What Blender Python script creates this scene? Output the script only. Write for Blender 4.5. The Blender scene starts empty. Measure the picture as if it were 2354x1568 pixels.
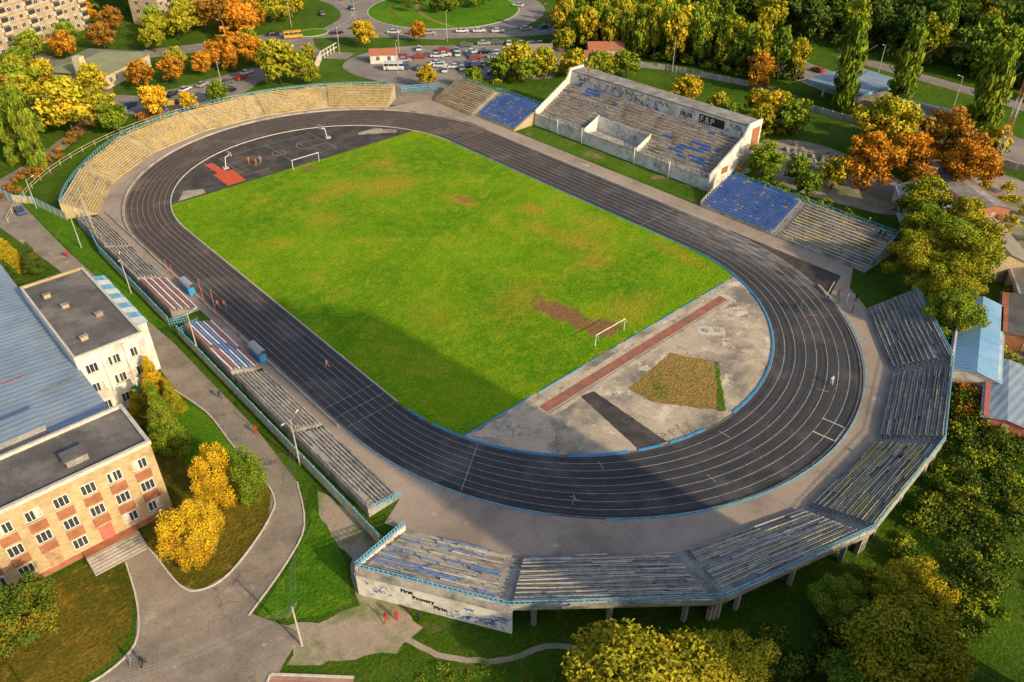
import bpy, math, random
import numpy as np
from mathutils import Vector, Matrix
rnd=random.Random(7)
scene=bpy.context.scene
COL=bpy.context.collection
# ---------------------------------------------------------------- materials
def newmat(name):
    m=bpy.data.materials.new(name);m.use_nodes=True
    nt=m.node_tree;nt.nodes.clear()
    o=nt.nodes.new("ShaderNodeOutputMaterial")
    return m,nt,o
def setin(nt,sock,v):
    if v is None: return
    if isinstance(v,bpy.types.NodeSocket): nt.links.new(v,sock)
    else: sock.default_value=v
def MA(nt,op,a,b=None,c=None,clamp=False):
    n=nt.nodes.new("ShaderNodeMath");n.operation=op;n.use_clamp=clamp
    setin(nt,n.inputs[0],a);setin(nt,n.inputs[1],b);setin(nt,n.inputs[2],c)
    return n.outputs[0]
def MIX(nt,f,a,b,bt='MIX'):
    n=nt.nodes.new("ShaderNodeMix");n.data_type='RGBA';n.blend_type=bt
    setin(nt,n.inputs[0],f)
    for i,v in ((6,a),(7,b)):
        if isinstance(v,tuple) and len(v)==3: v=(*v,1)
        setin(nt,n.inputs[i],v)
    return n.outputs[2]
def MULC(nt,f,a,b): return MIX(nt,f,a,b,'MULTIPLY')
def POS(nt):
    return nt.nodes.new("ShaderNodeNewGeometry").outputs['Position']
def OBJC(nt):
    return nt.nodes.new("ShaderNodeTexCoord").outputs['Object']
def NOISE(nt,vec,scale,detail=5,rough=.6,dist=0):
    n=nt.nodes.new("ShaderNodeTexNoise");setin(nt,n.inputs['Vector'],vec)
    n.inputs['Scale'].default_value=scale;n.inputs['Detail'].default_value=detail
    n.inputs['Roughness'].default_value=rough;n.inputs['Distortion'].default_value=dist
    return n.outputs[0]
def RANGE(nt,v,a,b,c=0.,d=1.):
    n=nt.nodes.new("ShaderNodeMapRange");setin(nt,n.inputs[0],v)
    for i,x in enumerate((a,b,c,d)): n.inputs[i+1].default_value=x
    return n.outputs[0]
def MAPV(nt,vec,scale=(1,1,1),rot=(0,0,0)):
    n=nt.nodes.new("ShaderNodeMapping");setin(nt,n.inputs[0],vec)
    n.inputs['Scale'].default_value=scale;n.inputs['Rotation'].default_value=rot
    return n.outputs[0]
def BSDF(nt,o,col,rough=.9,bump=None,bstr=.5,bdist=.05,metal=0,spec=.3):
    b=nt.nodes.new("ShaderNodeBsdfPrincipled")
    if isinstance(col,tuple) and len(col)==3: col=(*col,1)
    setin(nt,b.inputs['Base Color'],col);setin(nt,b.inputs['Roughness'],rough)
    b.inputs['Metallic'].default_value=metal;b.inputs['Specular IOR Level'].default_value=spec
    if bump is not None:
        n=nt.nodes.new("ShaderNodeBump");n.inputs['Strength'].default_value=bstr;n.inputs['Distance'].default_value=bdist
        nt.links.new(bump,n.inputs['Height']);nt.links.new(n.outputs[0],b.inputs['Normal'])
    nt.links.new(b.outputs[0],o.inputs[0]);return b
def CRACK(nt,vec,scale,width):
    w=nt.nodes.new("ShaderNodeTexVoronoi");w.feature='DISTANCE_TO_EDGE'
    nz=nt.nodes.new("ShaderNodeTexNoise");nz.inputs['Scale'].default_value=scale*2.2;setin(nt,nz.inputs['Vector'],vec)
    va=nt.nodes.new("ShaderNodeVectorMath");va.operation='MULTIPLY_ADD'
    nt.links.new(nz.outputs[1],va.inputs[0]);va.inputs[1].default_value=(1.4/scale*.5,)*3;nt.links.new(vec,va.inputs[2])
    nt.links.new(va.outputs[0],w.inputs['Vector']);w.inputs['Scale'].default_value=scale
    part=RANGE(nt,NOISE(nt,vec,scale*.7,3,.5),.42,.6)
    return MA(nt,'MULTIPLY',RANGE(nt,w.outputs['Distance'],0,width,1,0),part)
def surf(name,c1,c2,scale=.5,rough=.9,c3=None,s3=.07,bump=.4,bs=4,bd=.03,world=True,crack=0,ccol=(.03,.04,.015),cscale=.15,cw=.02,fine=.25,metal=0,spec=.3,c4=None,s4=.3,t4=.6):
    m,nt,o=newmat(name);v=POS(nt) if world else OBJC(nt)
    n=NOISE(nt,v,scale,6,.65);c=MIX(nt,RANGE(nt,n,.32,.68),c1,c2)
    if c3: c=MIX(nt,RANGE(nt,NOISE(nt,v,s3,7,.68),.46,.62),c,c3)
    if c4: c=MIX(nt,RANGE(nt,NOISE(nt,MAPV(nt,v,(1,1,1),(.5,.3,1)),s4,8,.75),t4,t4+.06),c,c4)
    f=NOISE(nt,v,bs,4,.7)
    c=MULC(nt,1.0,c,MIX(nt,RANGE(nt,f,.25,.75),(1-fine,)*3,(1+fine,)*3))
    if crack: c=MIX(nt,MA(nt,'MULTIPLY',CRACK(nt,v,cscale,cw),crack),c,ccol)
    BSDF(nt,o,c,rough,f,bump,bd,metal,spec);return m
def plain(name,c,rough=.6,metal=0,spec=.4,var=.25,scale=1.5):
    m,nt,o=newmat(name);v=OBJC(nt)
    n=NOISE(nt,v,scale,5,.65)
    col=MULC(nt,1.0,c,MIX(nt,RANGE(nt,n,.3,.7),(1-var,)*3,(1+var*.6,)*3))
    BSDF(nt,o,col,rough,n,.1,.01,metal,spec);return m
def mk_pitch():
    m,nt,o=newmat("pitch_grass");v=POS(nt)
    n1=NOISE(nt,v,.045,6,.6);n2=NOISE(nt,v,.4,7,.72);n3=NOISE(nt,v,2.2,6,.8)
    c=MIX(nt,RANGE(nt,n1,.38,.62),(.13,.33,.006),(.25,.47,.008))
    c=MIX(nt,RANGE(nt,n2,.46,.70),c,(.35,.47,.016))
    sep0=nt.nodes.new("ShaderNodeSeparateXYZ");nt.links.new(v,sep0.inputs[0])
    tan=MA(nt,'MULTIPLY',RANGE(nt,NOISE(nt,v,.09,8,.78),.53,.66),RANGE(nt,sep0.outputs[1],-40,30,.35,.7))
    c=MIX(nt,tan,c,(.56,.41,.04))
    sep=nt.nodes.new("ShaderNodeSeparateXYZ")
    nz=nt.nodes.new("ShaderNodeTexNoise");nz.inputs['Scale'].default_value=.3;nz.inputs['Detail'].default_value=8;nz.inputs['Roughness'].default_value=.75;nt.links.new(v,nz.inputs['Vector'])
    va=nt.nodes.new("ShaderNodeVectorMath");va.operation='MULTIPLY_ADD';nt.links.new(nz.outputs[1],va.inputs[0]);va.inputs[1].default_value=(9,9,0);nt.links.new(v,va.inputs[2])
    nt.links.new(va.outputs[0],sep.inputs[0])
    def spot(cx,cy,rx,ry,a,s0=1.1,s1=.55):
        dx=MA(nt,'SUBTRACT',sep.outputs[0],cx+4.5);dy=MA(nt,'SUBTRACT',sep.outputs[1],cy+4.5)
        ca,sa=math.cos(a),math.sin(a)
        u=MA(nt,'ADD',MA(nt,'MULTIPLY',dx,ca/rx),MA(nt,'MULTIPLY',dy,sa/rx))
        w=MA(nt,'ADD',MA(nt,'MULTIPLY',dx,-sa/ry),MA(nt,'MULTIPLY',dy,ca/ry))
        d=MA(nt,'SQRT',MA(nt,'ADD',MA(nt,'MULTIPLY',u,u),MA(nt,'MULTIPLY',w,w)))
        return RANGE(nt,d,s0,s1)
    for (cx,cy,rx,ry,a,st) in [(16,10,2.2,5,.2,.9),(8,28,8,6,0,.65),(-3,34,8,4,.3,.6),(22,-22,5,7,0,.55),(30,-18,4,6,0,.45),(-12,22,5,5,0,.4),(-2,-30,9,5,.2,.4),(10,-46,8,4,0,.45),(25,-5,3,4,0,.7),(14,40,6,3,0,.5),(33,-40,2,8,0,.5),(18,-30,4,3,0,.6),(-18,-25,4,7,0,.25),(20,-12,2.5,5,.3,.55)]:
        c=MIX(nt,MA(nt,'MULTIPLY',spot(cx,cy,rx,ry,a,1.3,.1),st),c,(.62,.37,.05))
    for (cx,cy,rx,ry,a,st) in [(0.3,-40,2.4,9,.12,.95),(2.0,-47.5,3.6,2.6,0,.9),(0,49,2.4,1.3,0,.9),(17,9,.9,3,.3,.6)]:
        c=MIX(nt,MA(nt,'MULTIPLY',spot(cx,cy,rx,ry,a,1.1,.75),st),c,(.36,.19,.09))
    c=MULC(nt,1.0,c,MIX(nt,RANGE(nt,n3,.3,.7),(.42,.52,.42),(1.5,1.4,1.3)))
    h=MA(nt,'ADD',n3,MA(nt,'MULTIPLY',n2,1.5))
    BSDF(nt,o,c,.95,h,1.0,.45,0,.1);return m
def mk_grass(name,a,b,c3,dirt=None,dthr=.6):
    m,nt,o=newmat(name);v=POS(nt)
    n1=NOISE(nt,v,.06,6,.6);n2=NOISE(nt,v,.5,6,.7);n3=NOISE(nt,v,2.5,5,.75)
    c=MIX(nt,RANGE(nt,n1,.35,.65),a,b);c=MIX(nt,RANGE(nt,n2,.5,.7),c,c3)
    if dirt: c=MIX(nt,RANGE(nt,NOISE(nt,v,.09,8,.7),dthr,dthr+.07),c,dirt)
    c=MULC(nt,1.0,c,MIX(nt,RANGE(nt,n3,.3,.7),(.42,.48,.42),(1.45,1.38,1.3)))
    BSDF(nt,o,c,.95,MA(nt,'ADD',n3,n2),1.0,.5,0,.1);return m
def mk_track():
    m,nt,o=newmat("track_asphalt");v=POS(nt)
    uv=nt.nodes.new("ShaderNodeUVMap").outputs[0]
    s=nt.nodes.new("ShaderNodeSeparateXYZ");nt.links.new(uv,s.inputs[0])
    st=NOISE(nt,MAPV(nt,uv,(3,34,1)),1.0,6,.65);st2=NOISE(nt,MAPV(nt,uv,(14,60,1)),1.0,6,.7)
    n=NOISE(nt,v,.12,6,.6);f=NOISE(nt,v,5,4,.7)
    c=MIX(nt,RANGE(nt,st,.35,.65),(.034,.037,.045),(.070,.074,.084))
    c=MIX(nt,MA(nt,'MULTIPLY',RANGE(nt,st2,.54,.70),.5),c,(.15,.15,.155))
    c=MIX(nt,MA(nt,'MULTIPLY',RANGE(nt,n,.52,.68),.5),c,(.16,.157,.155))
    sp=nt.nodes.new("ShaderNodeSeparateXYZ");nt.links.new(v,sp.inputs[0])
    c=MIX(nt,RANGE(nt,sp.outputs[1],-20,50,0,.85),c,MULC(nt,1.0,c,(1.85,1.35,1.0)))  # far half warmed and brightened, sunlight painted into the asphalt colour
    du=MA(nt,'MULTIPLY',RANGE(nt,sp.outputs[1],-20,-45),RANGE(nt,sp.outputs[0],38,46))
    c=MIX(nt,MA(nt,'MULTIPLY',MA(nt,'MULTIPLY',du,RANGE(nt,NOISE(nt,MAPV(nt,v,(1,.3,1)),.6,6,.75),.4,.6)),.75),c,(.38,.36,.34))
    c=MULC(nt,1.0,c,MIX(nt,RANGE(nt,f,.3,.7),(.72,.72,.72),(1.28,1.28,1.28)))
    fr=MA(nt,'FRACT',MA(nt,'ADD',MA(nt,'MULTIPLY',s.outputs[1],8/.96),.5-.15))
    d=MA(nt,'ABSOLUTE',MA(nt,'SUBTRACT',fr,.5))
    ln=RANGE(nt,d,.022,.034,1,0)
    wear=RANGE(nt,NOISE(nt,v,.9,6,.8),.34,.56,.15,.8)
    ln=MA(nt,'MULTIPLY',ln,wear)
    c=MIX(nt,ln,c,(.66,.54,.42))
    BSDF(nt,o,c,.85,f,.3,.02,0,.25);return m
MT={}
MT['pitch']=mk_pitch()
MT['ground']=mk_grass("ground_grass",(.055,.135,.010),(.11,.22,.014),(.17,.21,.025),(.22,.17,.09),.60)
MT['lush']=mk_grass("lush_lawn",(.08,.23,.010),(.15,.34,.012),(.20,.34,.018))
MT['verge']=mk_grass("verge_grass",(.07,.17,.010),(.13,.26,.016),(.22,.25,.03),(.34,.27,.16),.55)
MT['litter']=mk_grass("leaf_strewn_grass",(.09,.12,.012),(.25,.19,.025),(.42,.26,.04))
MT['dry']=mk_grass("dry_grass",(.40,.26,.09),(.50,.33,.12),(.26,.27,.04),(.16,.24,.03),.58)
MT['track']=mk_track()
MT['apron']=surf("apron_concrete",(.37,.295,.235),(.51,.41,.33),.2,c3=(.29,.235,.19),s3=.1,crack=.6,cscale=.10,cw=.008,ccol=(.10,.08,.06),fine=.18,c4=(.60,.50,.41),s4=.12,t4=.6)
MT['slab']=surf("worn_concrete",(.44,.37,.28),(.62,.51,.38),.25,c3=(.22,.20,.17),s3=.11,crack=.9,cscale=.17,cw=.016,ccol=(.12,.12,.04),fine=.3,c4=(.72,.62,.48),s4=.2,t4=.56)
MT['dpath']=surf("rough_path",(.36,.29,.22),(.46,.37,.28),.3,c3=(.15,.20,.05),s3=.16,crack=.3,fine=.3)
MT['bare']=surf("bare_ground",(.30,.25,.20),(.42,.35,.28),.2,c3=(.14,.17,.06),s3=.08,crack=.3,fine=.3)
MT['court']=surf("court_asphalt",(.055,.048,.046),(.085,.074,.070),.3,c3=(.12,.105,.095),s3=.15,crack=.5,cscale=.25,cw=.015)
MT['asph']=surf("road_asphalt",(.21,.185,.16),(.29,.255,.225),.3,c3=(.34,.295,.26),s3=.08,crack=.4,cscale=.2,cw=.012)
MT['path']=surf("path_asphalt",(.27,.225,.18),(.38,.315,.25),.3,c3=(.21,.18,.145),s3=.12,crack=.7,cscale=.13,cw=.012,ccol=(.08,.07,.04),fine=.3,c4=(.47,.39,.31),s4=.15,t4=.58)
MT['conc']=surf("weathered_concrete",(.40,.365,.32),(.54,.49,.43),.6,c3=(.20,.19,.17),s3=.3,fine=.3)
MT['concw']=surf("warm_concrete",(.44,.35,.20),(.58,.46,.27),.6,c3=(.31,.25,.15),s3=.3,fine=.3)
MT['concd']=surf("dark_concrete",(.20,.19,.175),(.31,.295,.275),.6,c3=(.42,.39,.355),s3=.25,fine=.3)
MT['sand']=surf("pit_sand",(.54,.45,.33),(.64,.54,.41),.5,c3=(.38,.33,.25),s3=.4,bs=9,fine=.28,c4=(.28,.25,.2),s4=.3,t4=.56)
MT['redtrack']=surf("red_runway",(.34,.12,.08),(.44,.19,.13),.8,c3=(.24,.13,.10),s3=.5)
MT['redpaint']=surf("red_court_paint",(.70,.12,.05),(.58,.10,.05),1.5)
MT['kerb']=surf("kerb_stone",(.54,.49,.43),(.68,.63,.56),1)
MT['white']=surf("white_plaster",(.70,.67,.61),(.84,.82,.76),.5,c3=(.50,.46,.40),s3=.35,fine=.12,c4=(.40,.32,.24),s4=.4,t4=.62)
MT['whitep']=plain("white_paint",(.80,.80,.78),.5)
MT['bluep']=plain("blue_paint",(.04,.32,.68),.5,var=.35)
MT['blueseat']=plain("blue_seat_plastic",(.025,.19,.72),.45,var=.35,scale=3)
MT['skyblue']=plain("light_blue_paint",(.18,.50,.70),.6,var=.4)
MT['yelp']=plain("faded_yellow_paint",(.66,.57,.36),.7,var=.35)
MT['yelbench']=plain("yellow_bench_planks",(.78,.58,.18),.7,var=.45,scale=.8)
MT['oldbench']=plain("grey_weathered_planks",(.46,.42,.36),.85,var=.5,scale=.8)
MT['palebench']=plain("pale_planks",(.68,.61,.52),.7,var=.4,scale=.8)
MT['redbench']=plain("faded_red_planks",(.52,.17,.14),.7,var=.3)
MT['ltblue']=plain("faded_blue_planks",(.18,.32,.68),.7,var=.4)
MT['brnbench']=plain("brown_planks",(.52,.33,.20),.8,var=.5,scale=.8)
MT['roofd']=surf("bitumen_roof",(.10,.096,.094),(.17,.16,.155),.25,c3=(.24,.22,.20),s3=.15,c4=(.34,.27,.21),s4=.15,t4=.60)
MT['roofgr']=surf("green_grey_roof",(.22,.24,.14),(.30,.31,.19),.3)
def mk_metal(name,c1,c2,period,axis=1):
    m,nt,o=newmat(name);v=POS(nt);s=nt.nodes.new("ShaderNodeSeparateXYZ");nt.links.new(v,s.inputs[0])
    w=MA(nt,'SINE',MA(nt,'MULTIPLY',s.outputs[axis],2*math.pi/period))
    n=NOISE(nt,v,.25,6,.65);c=MIX(nt,RANGE(nt,n,.35,.65),c1,c2)
    c=MIX(nt,RANGE(nt,NOISE(nt,MAPV(nt,v,(.15,1,1) if axis==1 else (1,.15,1)),1.2,6,.7),.52,.7,0,.4),c,(c1[0]*.6,c1[1]*.6,c1[2]*.6))
    c=MULC(nt,1.0,c,MIX(nt,RANGE(nt,w,-1,1),(.85,.85,.85),(1.08,1.08,1.08)))
    BSDF(nt,o,c,.5,w,.3,.05,.2,.4);return m
MT['metal']=mk_metal("blue_grey_metal_roofing",(.27,.36,.45),(.38,.47,.56),1.1)
MT['metalb']=mk_metal("blue_metal_roofing",(.20,.42,.68),(.31,.53,.76),.8,0)
MT['slate']=mk_metal("corrugated_cement_roofing",(.31,.27,.21),(.42,.36,.28),1.0,0)
def mk_brick(name,a,b,mortar,sc=1.0):
    m,nt,o=newmat(name);v=POS(nt)
    s=nt.nodes.new("ShaderNodeSeparateXYZ");nt.links.new(v,s.inputs[0])
    cb=nt.nodes.new("ShaderNodeCombineXYZ");nt.links.new(MA(nt,'ADD',s.outputs[0],s.outputs[1]),cb.inputs[0]);nt.links.new(s.outputs[2],cb.inputs[1])
    bt=nt.nodes.new("ShaderNodeTexBrick");nt.links.new(cb.outputs[0],bt.inputs['Vector'])
    bt.inputs['Scale'].default_value=sc;bt.inputs['Brick Width'].default_value=.6;bt.inputs['Row Height'].default_value=.25;bt.inputs['Mortar Size'].default_value=.014
    bt.inputs['Color1'].default_value=(*a,1);bt.inputs['Color2'].default_value=(*b,1);bt.inputs['Mortar'].default_value=(*mortar,1)
    c=MULC(nt,1.0,bt.outputs[0],MIX(nt,RANGE(nt,NOISE(nt,v,.4,6,.7),.3,.7),(.66,.62,.58),(1.14,1.13,1.1)))
    BSDF(nt,o,c,.9);return m
MT['cream']=mk_brick("cream_brick",(.64,.50,.30),(.53,.39,.22),(.40,.32,.22))
MT['brick']=mk_brick("red_brick",(.45,.19,.10),(.37,.14,.08),(.3,.2,.15))
MT['apt']=mk_brick("apartment_panels",(.56,.45,.31),(.50,.40,.28),(.3,.25,.2),.18)
MT['tile']=mk_brick("paving_tiles",(.45,.21,.16),(.50,.40,.33),(.42,.37,.32))
MT['glass']=plain("window_glass",(.05,.06,.07),.12,spec=.8)
MT['pole']=plain("concrete_pole",(.48,.44,.37),.8)
MT['steel']=plain("grey_steel",(.32,.33,.34),.5,.4)
MT['black']=plain("black_paint",(.02,.02,.024),.7)
MT['navy']=plain("graffiti_blue",(.06,.14,.42),.7)
MT['tyre']=plain("black_rubber",(.015,.015,.015),.9)
MT['bark']=plain("tree_bark",(.10,.08,.06),.95,var=.5,scale=4)
MT['birchbark']=plain("birch_bark",(.55,.53,.48),.9,var=.6,scale=5)
MT['redroof']=plain("red_brown_roof",(.42,.16,.09),.8)
MT['dark']=plain("dark_opening",(.02,.02,.022),.9)
MT['net']=plain("green_canopy",(.02,.14,.07),.7)
MT['skin']=plain("skin",(.54,.30,.20),.6,var=.05)
MT['hair']=plain("hair",(.04,.025,.015),.8)
for k,c in dict(cl_orange=(.65,.20,.05),cl_red=(.5,.03,.03),cl_white=(.7,.7,.7),cl_black=(.02,.02,.025),cl_navy=(.03,.05,.15),cl_green=(.05,.3,.08),cl_grey=(.2,.2,.22),
                cp_white=(.78,.78,.77),cp_silver=(.45,.46,.48),cp_red=(.5,.03,.02),cp_black=(.02,.02,.025),cp_blue=(.04,.10,.28),cp_grey=(.14,.15,.16),cp_yellow=(.7,.42,.04)).items():
    MT[k]=plain(("cloth_" if k[:2]=='cl' else "car_paint_")+k[3:],c,.8 if k[:2]=='cl' else .25,0 if k[:2]=='cl' else .2,.3 if k[:2]=='cl' else .6,.08)
def mk_leaf(name,dk,lt,alt):
    m,nt,o=newmat(name)
    a=nt.nodes.new("ShaderNodeAttribute");a.attribute_name="tint"
    oi=nt.nodes.new("ShaderNodeObjectInfo")
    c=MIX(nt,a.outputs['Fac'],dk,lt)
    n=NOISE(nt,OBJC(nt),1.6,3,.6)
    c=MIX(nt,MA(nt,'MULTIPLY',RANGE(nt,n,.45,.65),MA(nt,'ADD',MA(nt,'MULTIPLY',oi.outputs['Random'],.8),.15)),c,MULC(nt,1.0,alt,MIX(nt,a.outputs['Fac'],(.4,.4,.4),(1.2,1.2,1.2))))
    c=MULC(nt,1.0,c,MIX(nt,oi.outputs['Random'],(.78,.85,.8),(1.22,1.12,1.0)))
    d=nt.nodes.new("ShaderNodeBsdfDiffuse");nt.links.new(c,d.inputs[0]);nt.links.new(d.outputs[0],o.inputs[0]);return m
LEAF=dict(
 green=mk_leaf("green_leaves",(.055,.105,.014),(.25,.36,.035),(.36,.36,.035)),
 dkgreen=mk_leaf("dark_green_leaves",(.030,.065,.014),(.12,.19,.035),(.19,.21,.035)),
 yg=mk_leaf("yellow_green_leaves",(.11,.12,.014),(.46,.45,.035),(.60,.42,.035)),
 yellow=mk_leaf("yellow_leaves",(.24,.17,.018),(.82,.58,.035),(.70,.40,.035)),
 orange=mk_leaf("orange_leaves",(.20,.08,.014),(.74,.32,.035),(.54,.36,.035)),
 brown=mk_leaf("brown_orange_leaves",(.13,.065,.018),(.54,.24,.045),(.26,.25,.035)),
 mixed=mk_leaf("green_and_orange_leaves",(.04,.075,.014),(.16,.24,.03),(.62,.32,.035)))
# ---------------------------------------------------------------- mesh builder
class MB:
    def __init__(s): s.v=[];s.f=[];s.m=[];s.mats=[];s.M=None
    def mi(s,mat):
        mat=MT.get(mat,mat) if isinstance(mat,str) else mat
        if mat not in s.mats: s.mats.append(mat)
        return s.mats.index(mat)
    def add(s,vs,fs,mat):
        b=len(s.v);k=s.mi(mat)
        if s.M is not None: vs=[tuple(s.M@Vector(p)) for p in vs]
        s.v+=[tuple(p) for p in vs]
        for f in fs: s.f.append(tuple(i+b for i in f));s.m.append(k)
    def box(s,a,b,mat):
        x0,y0,z0=a;x1,y1,z1=b
        s.add([(x0,y0,z0),(x1,y0,z0),(x1,y1,z0),(x0,y1,z0),(x0,y0,z1),(x1,y0,z1),(x1,y1,z1),(x0,y1,z1)],
          [(0,3,2,1),(4,5,6,7),(0,1,5,4),(1,2,6,5),(2,3,7,6),(3,0,4,7)],mat)
    def beam(s,a,b,w,h,mat):
        a=Vector(a);b=Vector(b);d=b-a
        if d.length<1e-6:return
        d.normalize();up=Vector((0,0,1))
        if abs(d.z)>.95: up=Vector((1,0,0))
        sd=d.cross(up).normalized();u=sd.cross(d).normalized()
        p=[]
        for q in (a,b):
            for i,j in ((-1,-1),(1,-1),(1,1),(-1,1)): p.append(q+sd*(w/2*i)+u*(h/2*j))
        s.add(p,[(0,3,2,1),(4,5,6,7),(0,1,5,4),(1,2,6,5),(2,3,7,6),(3,0,4,7)],mat)
    def cyl(s,a,b,r0,r1,n,mat):
        a=Vector(a);b=Vector(b);d=(b-a).normalized()
        up=Vector((0,0,1)) if abs(d.z)<.9 else Vector((1,0,0))
        x=d.cross(up).normalized();y=d.cross(x)
        p=[a+(x*math.cos(t)+y*math.sin(t))*r0 for t in [2*math.pi*i/n for i in range(n)]]+[b+(x*math.cos(t)+y*math.sin(t))*r1 for t in [2*math.pi*i/n for i in range(n)]]
        s.add(p,[(i,(i+1)%n,n+(i+1)%n,n+i) for i in range(n)]+[tuple(range(n))[::-1],tuple(range(n,2*n))],mat)
    def prism(s,poly,z0,z1,mat,top=None):
        n=len(poly)
        s.add([(x,y,z0) for x,y in poly]+[(x,y,z1) for x,y in poly],[(i,(i+1)%n,n+(i+1)%n,n+i) for i in range(n)]+[tuple(range(n))[::-1]],mat)
        s.add([(x,y,z1) for x,y in poly],[tuple(range(n))],top or mat)
    def mesh(s,name,smooth=False):
        me=bpy.data.meshes.new(name);me.from_pydata(s.v,[],s.f)
        for m in s.mats: me.materials.append(m)
        me.polygons.foreach_set("material_index",s.m)
        if smooth: me.polygons.foreach_set("use_smooth",[True]*len(s.f))
        me.update();return me
    def obj(s,name,parent=None,smooth=False,**k): return mk(name,s.mesh(name,smooth),parent,**k)
def mk(name,data,parent=None,loc=None,rotz=None,scale=None,label=None,cat=None,kind=None,group=None):
    o=bpy.data.objects.new(name,data);COL.objects.link(o)
    if parent: o.parent=parent
    if loc is not None:o.location=loc
    if rotz is not None:o.rotation_euler=(0,0,rotz)
    if scale is not None:o.scale=scale
    if label:o["label"]=label
    if cat:o["category"]=cat
    if kind:o["kind"]=kind
    if group:o["group"]=group
    return o
def empty(name,loc=(0,0,0),rotz=0,**k): return mk(name,None,None,loc,rotz,**k)
def ccw(poly):
    a=sum(poly[i][0]*poly[(i+1)%len(poly)][1]-poly[(i+1)%len(poly)][0]*poly[i][1] for i in range(len(poly)))
    return list(poly) if a>0 else list(poly)[::-1]
def smoothpoly(poly,k=4,amp=0.,closed=True):
    n=len(poly);out=[]
    rng=range(n) if closed else range(n-1)
    for i in rng:
        g=lambda j: poly[j%n] if closed else poly[min(max(j,0),n-1)]
        p0,p1,p2,p3=g(i-1),g(i),g(i+1),g(i+2)
        for j in range(k):
            t=j/k
            out.append(tuple(.5*((2*p1[a])+(-p0[a]+p2[a])*t+(2*p0[a]-5*p1[a]+4*p2[a]-p3[a])*t*t+(-p0[a]+3*p1[a]-3*p2[a]+p3[a])*t**3)+rnd.uniform(-amp,amp) for a in (0,1)))
    if not closed: out.append(tuple(poly[-1]))
    return out
def rough(poly,step=1.0,amp=.15):
    out=[];n=len(poly)
    for i in range(n):
        p,q=poly[i],poly[(i+1)%n];k=max(1,int(math.hypot(q[0]-p[0],q[1]-p[1])/step))
        for j in range(k):
            t=j/k;out.append((p[0]+(q[0]-p[0])*t+rnd.uniform(-amp,amp),p[1]+(q[1]-p[1])*t+rnd.uniform(-amp,amp)))
    return out
from mathutils.geometry import tessellate_polygon
def sheet(name,poly,z,mat,kind="structure",**k):
    poly=ccw(poly);tri=tessellate_polygon([[Vector((x,y,0)) for x,y in poly]])
    fs=[]
    for a,b_,c in tri:
        A_,B_,C_=poly[a],poly[b_],poly[c]
        cr=(B_[0]-A_[0])*(C_[1]-A_[1])-(B_[1]-A_[1])*(C_[0]-A_[0])
        if abs(cr)<1e-7: continue
        fs.append((a,b_,c) if cr>0 else (a,c,b_))
    me=bpy.data.meshes.new(name);me.from_pydata([(x,y,z) for x,y in poly],[],fs);me.update();me.materials.append(MT[mat])
    return mk(name,me,kind=kind,**k)
def offs(path,w0,w1):
    L=[];R_=[]
    for i,p in enumerate(path):
        a=path[max(i-1,0)];b=path[min(i+1,len(path)-1)]
        dx,dy=b[0]-a[0],b[1]-a[1];l=math.hypot(dx,dy) or 1
        L.append((p[0]-dy/l*w0,p[1]+dx/l*w0));R_.append((p[0]+dy/l*w1,p[1]-dx/l*w1))
    return L,R_
def ribbonsheet(name,path,w0,w1,z,mat):
    L,R_=offs(path,w0,w1);n=len(path);b=MB()
    b.add([(x,y,z) for x,y in L]+[(x,y,z) for x,y in R_],[(i,n+i,n+i+1,i+1) for i in range(n-1)],mat)
    return b.obj(name,kind="structure")
def strip(name,path,w,h,mat,z0=0,closed=False,gaps=None,**k):
    b=MB();n=len(path)
    for i in range(n if closed else n-1):
        if gaps and gaps(i): continue
        p=path[i];q=path[(i+1)%n]
        b.beam((p[0],p[1],z0+h/2),(q[0],q[1],z0+h/2),w,h,mat)
    return b.obj(name,**k)
def railing(name,path,z,h,mat,parent=None,sp=2.0,bars=3,thick=.07,zs=None,**k):
    b=MB()
    for i in range(len(path)-1):
        p=Vector((*path[i],z if zs is None else zs[i]));q=Vector((*path[i+1],z if zs is None else zs[i+1]))
        L=(q-p).length;n=max(1,round(L/sp))
        for j in range(n):
            c=p.lerp(q,j/n);b.beam(c,c+Vector((0,0,h)),thick,thick,mat)
        for r in range(bars):
            zz=h*(r+1)/bars-.03
            b.beam(p+Vector((0,0,zz)),q+Vector((0,0,zz)),thick*.9,thick*.9,mat)
    return b.obj(name,parent,**k)
A=39.25;R=36.5
def arc(cx,cy,rx,ry,a0,a1,n):
    return [(cx+rx*math.cos(math.radians(a0+(a1-a0)*i/n)),cy+ry*math.sin(math.radians(a0+(a1-a0)*i/n))) for i in range(n+1)]
# ---------------------------------------------------------------- ground and pitch
sheet("ground",[(-900,-900),(1100,-900),(1100,1100),(-900,1100)],0,'ground')
inner=[];outer=[]
ns=24;na=56
for i in range(ns): t=i/ns;inner.append((R,-A+2*A*t));outer.append((49,-A+2*A*t))
for i in range(na): a=math.pi*i/na;inner.append((R*math.cos(a),A+R*math.sin(a)));outer.append((1.5+47.5*math.cos(a),A+48.5*math.sin(a)))
for i in range(ns): t=i/ns;inner.append((-R,A-2*A*t));outer.append((-46,A-2*A*t))
for i in range(na): a=math.pi+math.pi*i/na;inner.append((R*math.cos(a),-A+R*math.sin(a)));outer.append((1.5+47.5*math.cos(a),-A+51*math.sin(a)))
apron=arc(0,-A,55.4,55.4,200,327,50)+[(54,-66),(54,70)]+arc(0,A,52,52,40,158,50)+[(-48,56),(-48,-56)]
sheet("apron_pavement",apron,.03,'apron')
b=MB();n=len(inner);K=6;vs=[];uvs=[]
L=0;us=[0]
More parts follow.
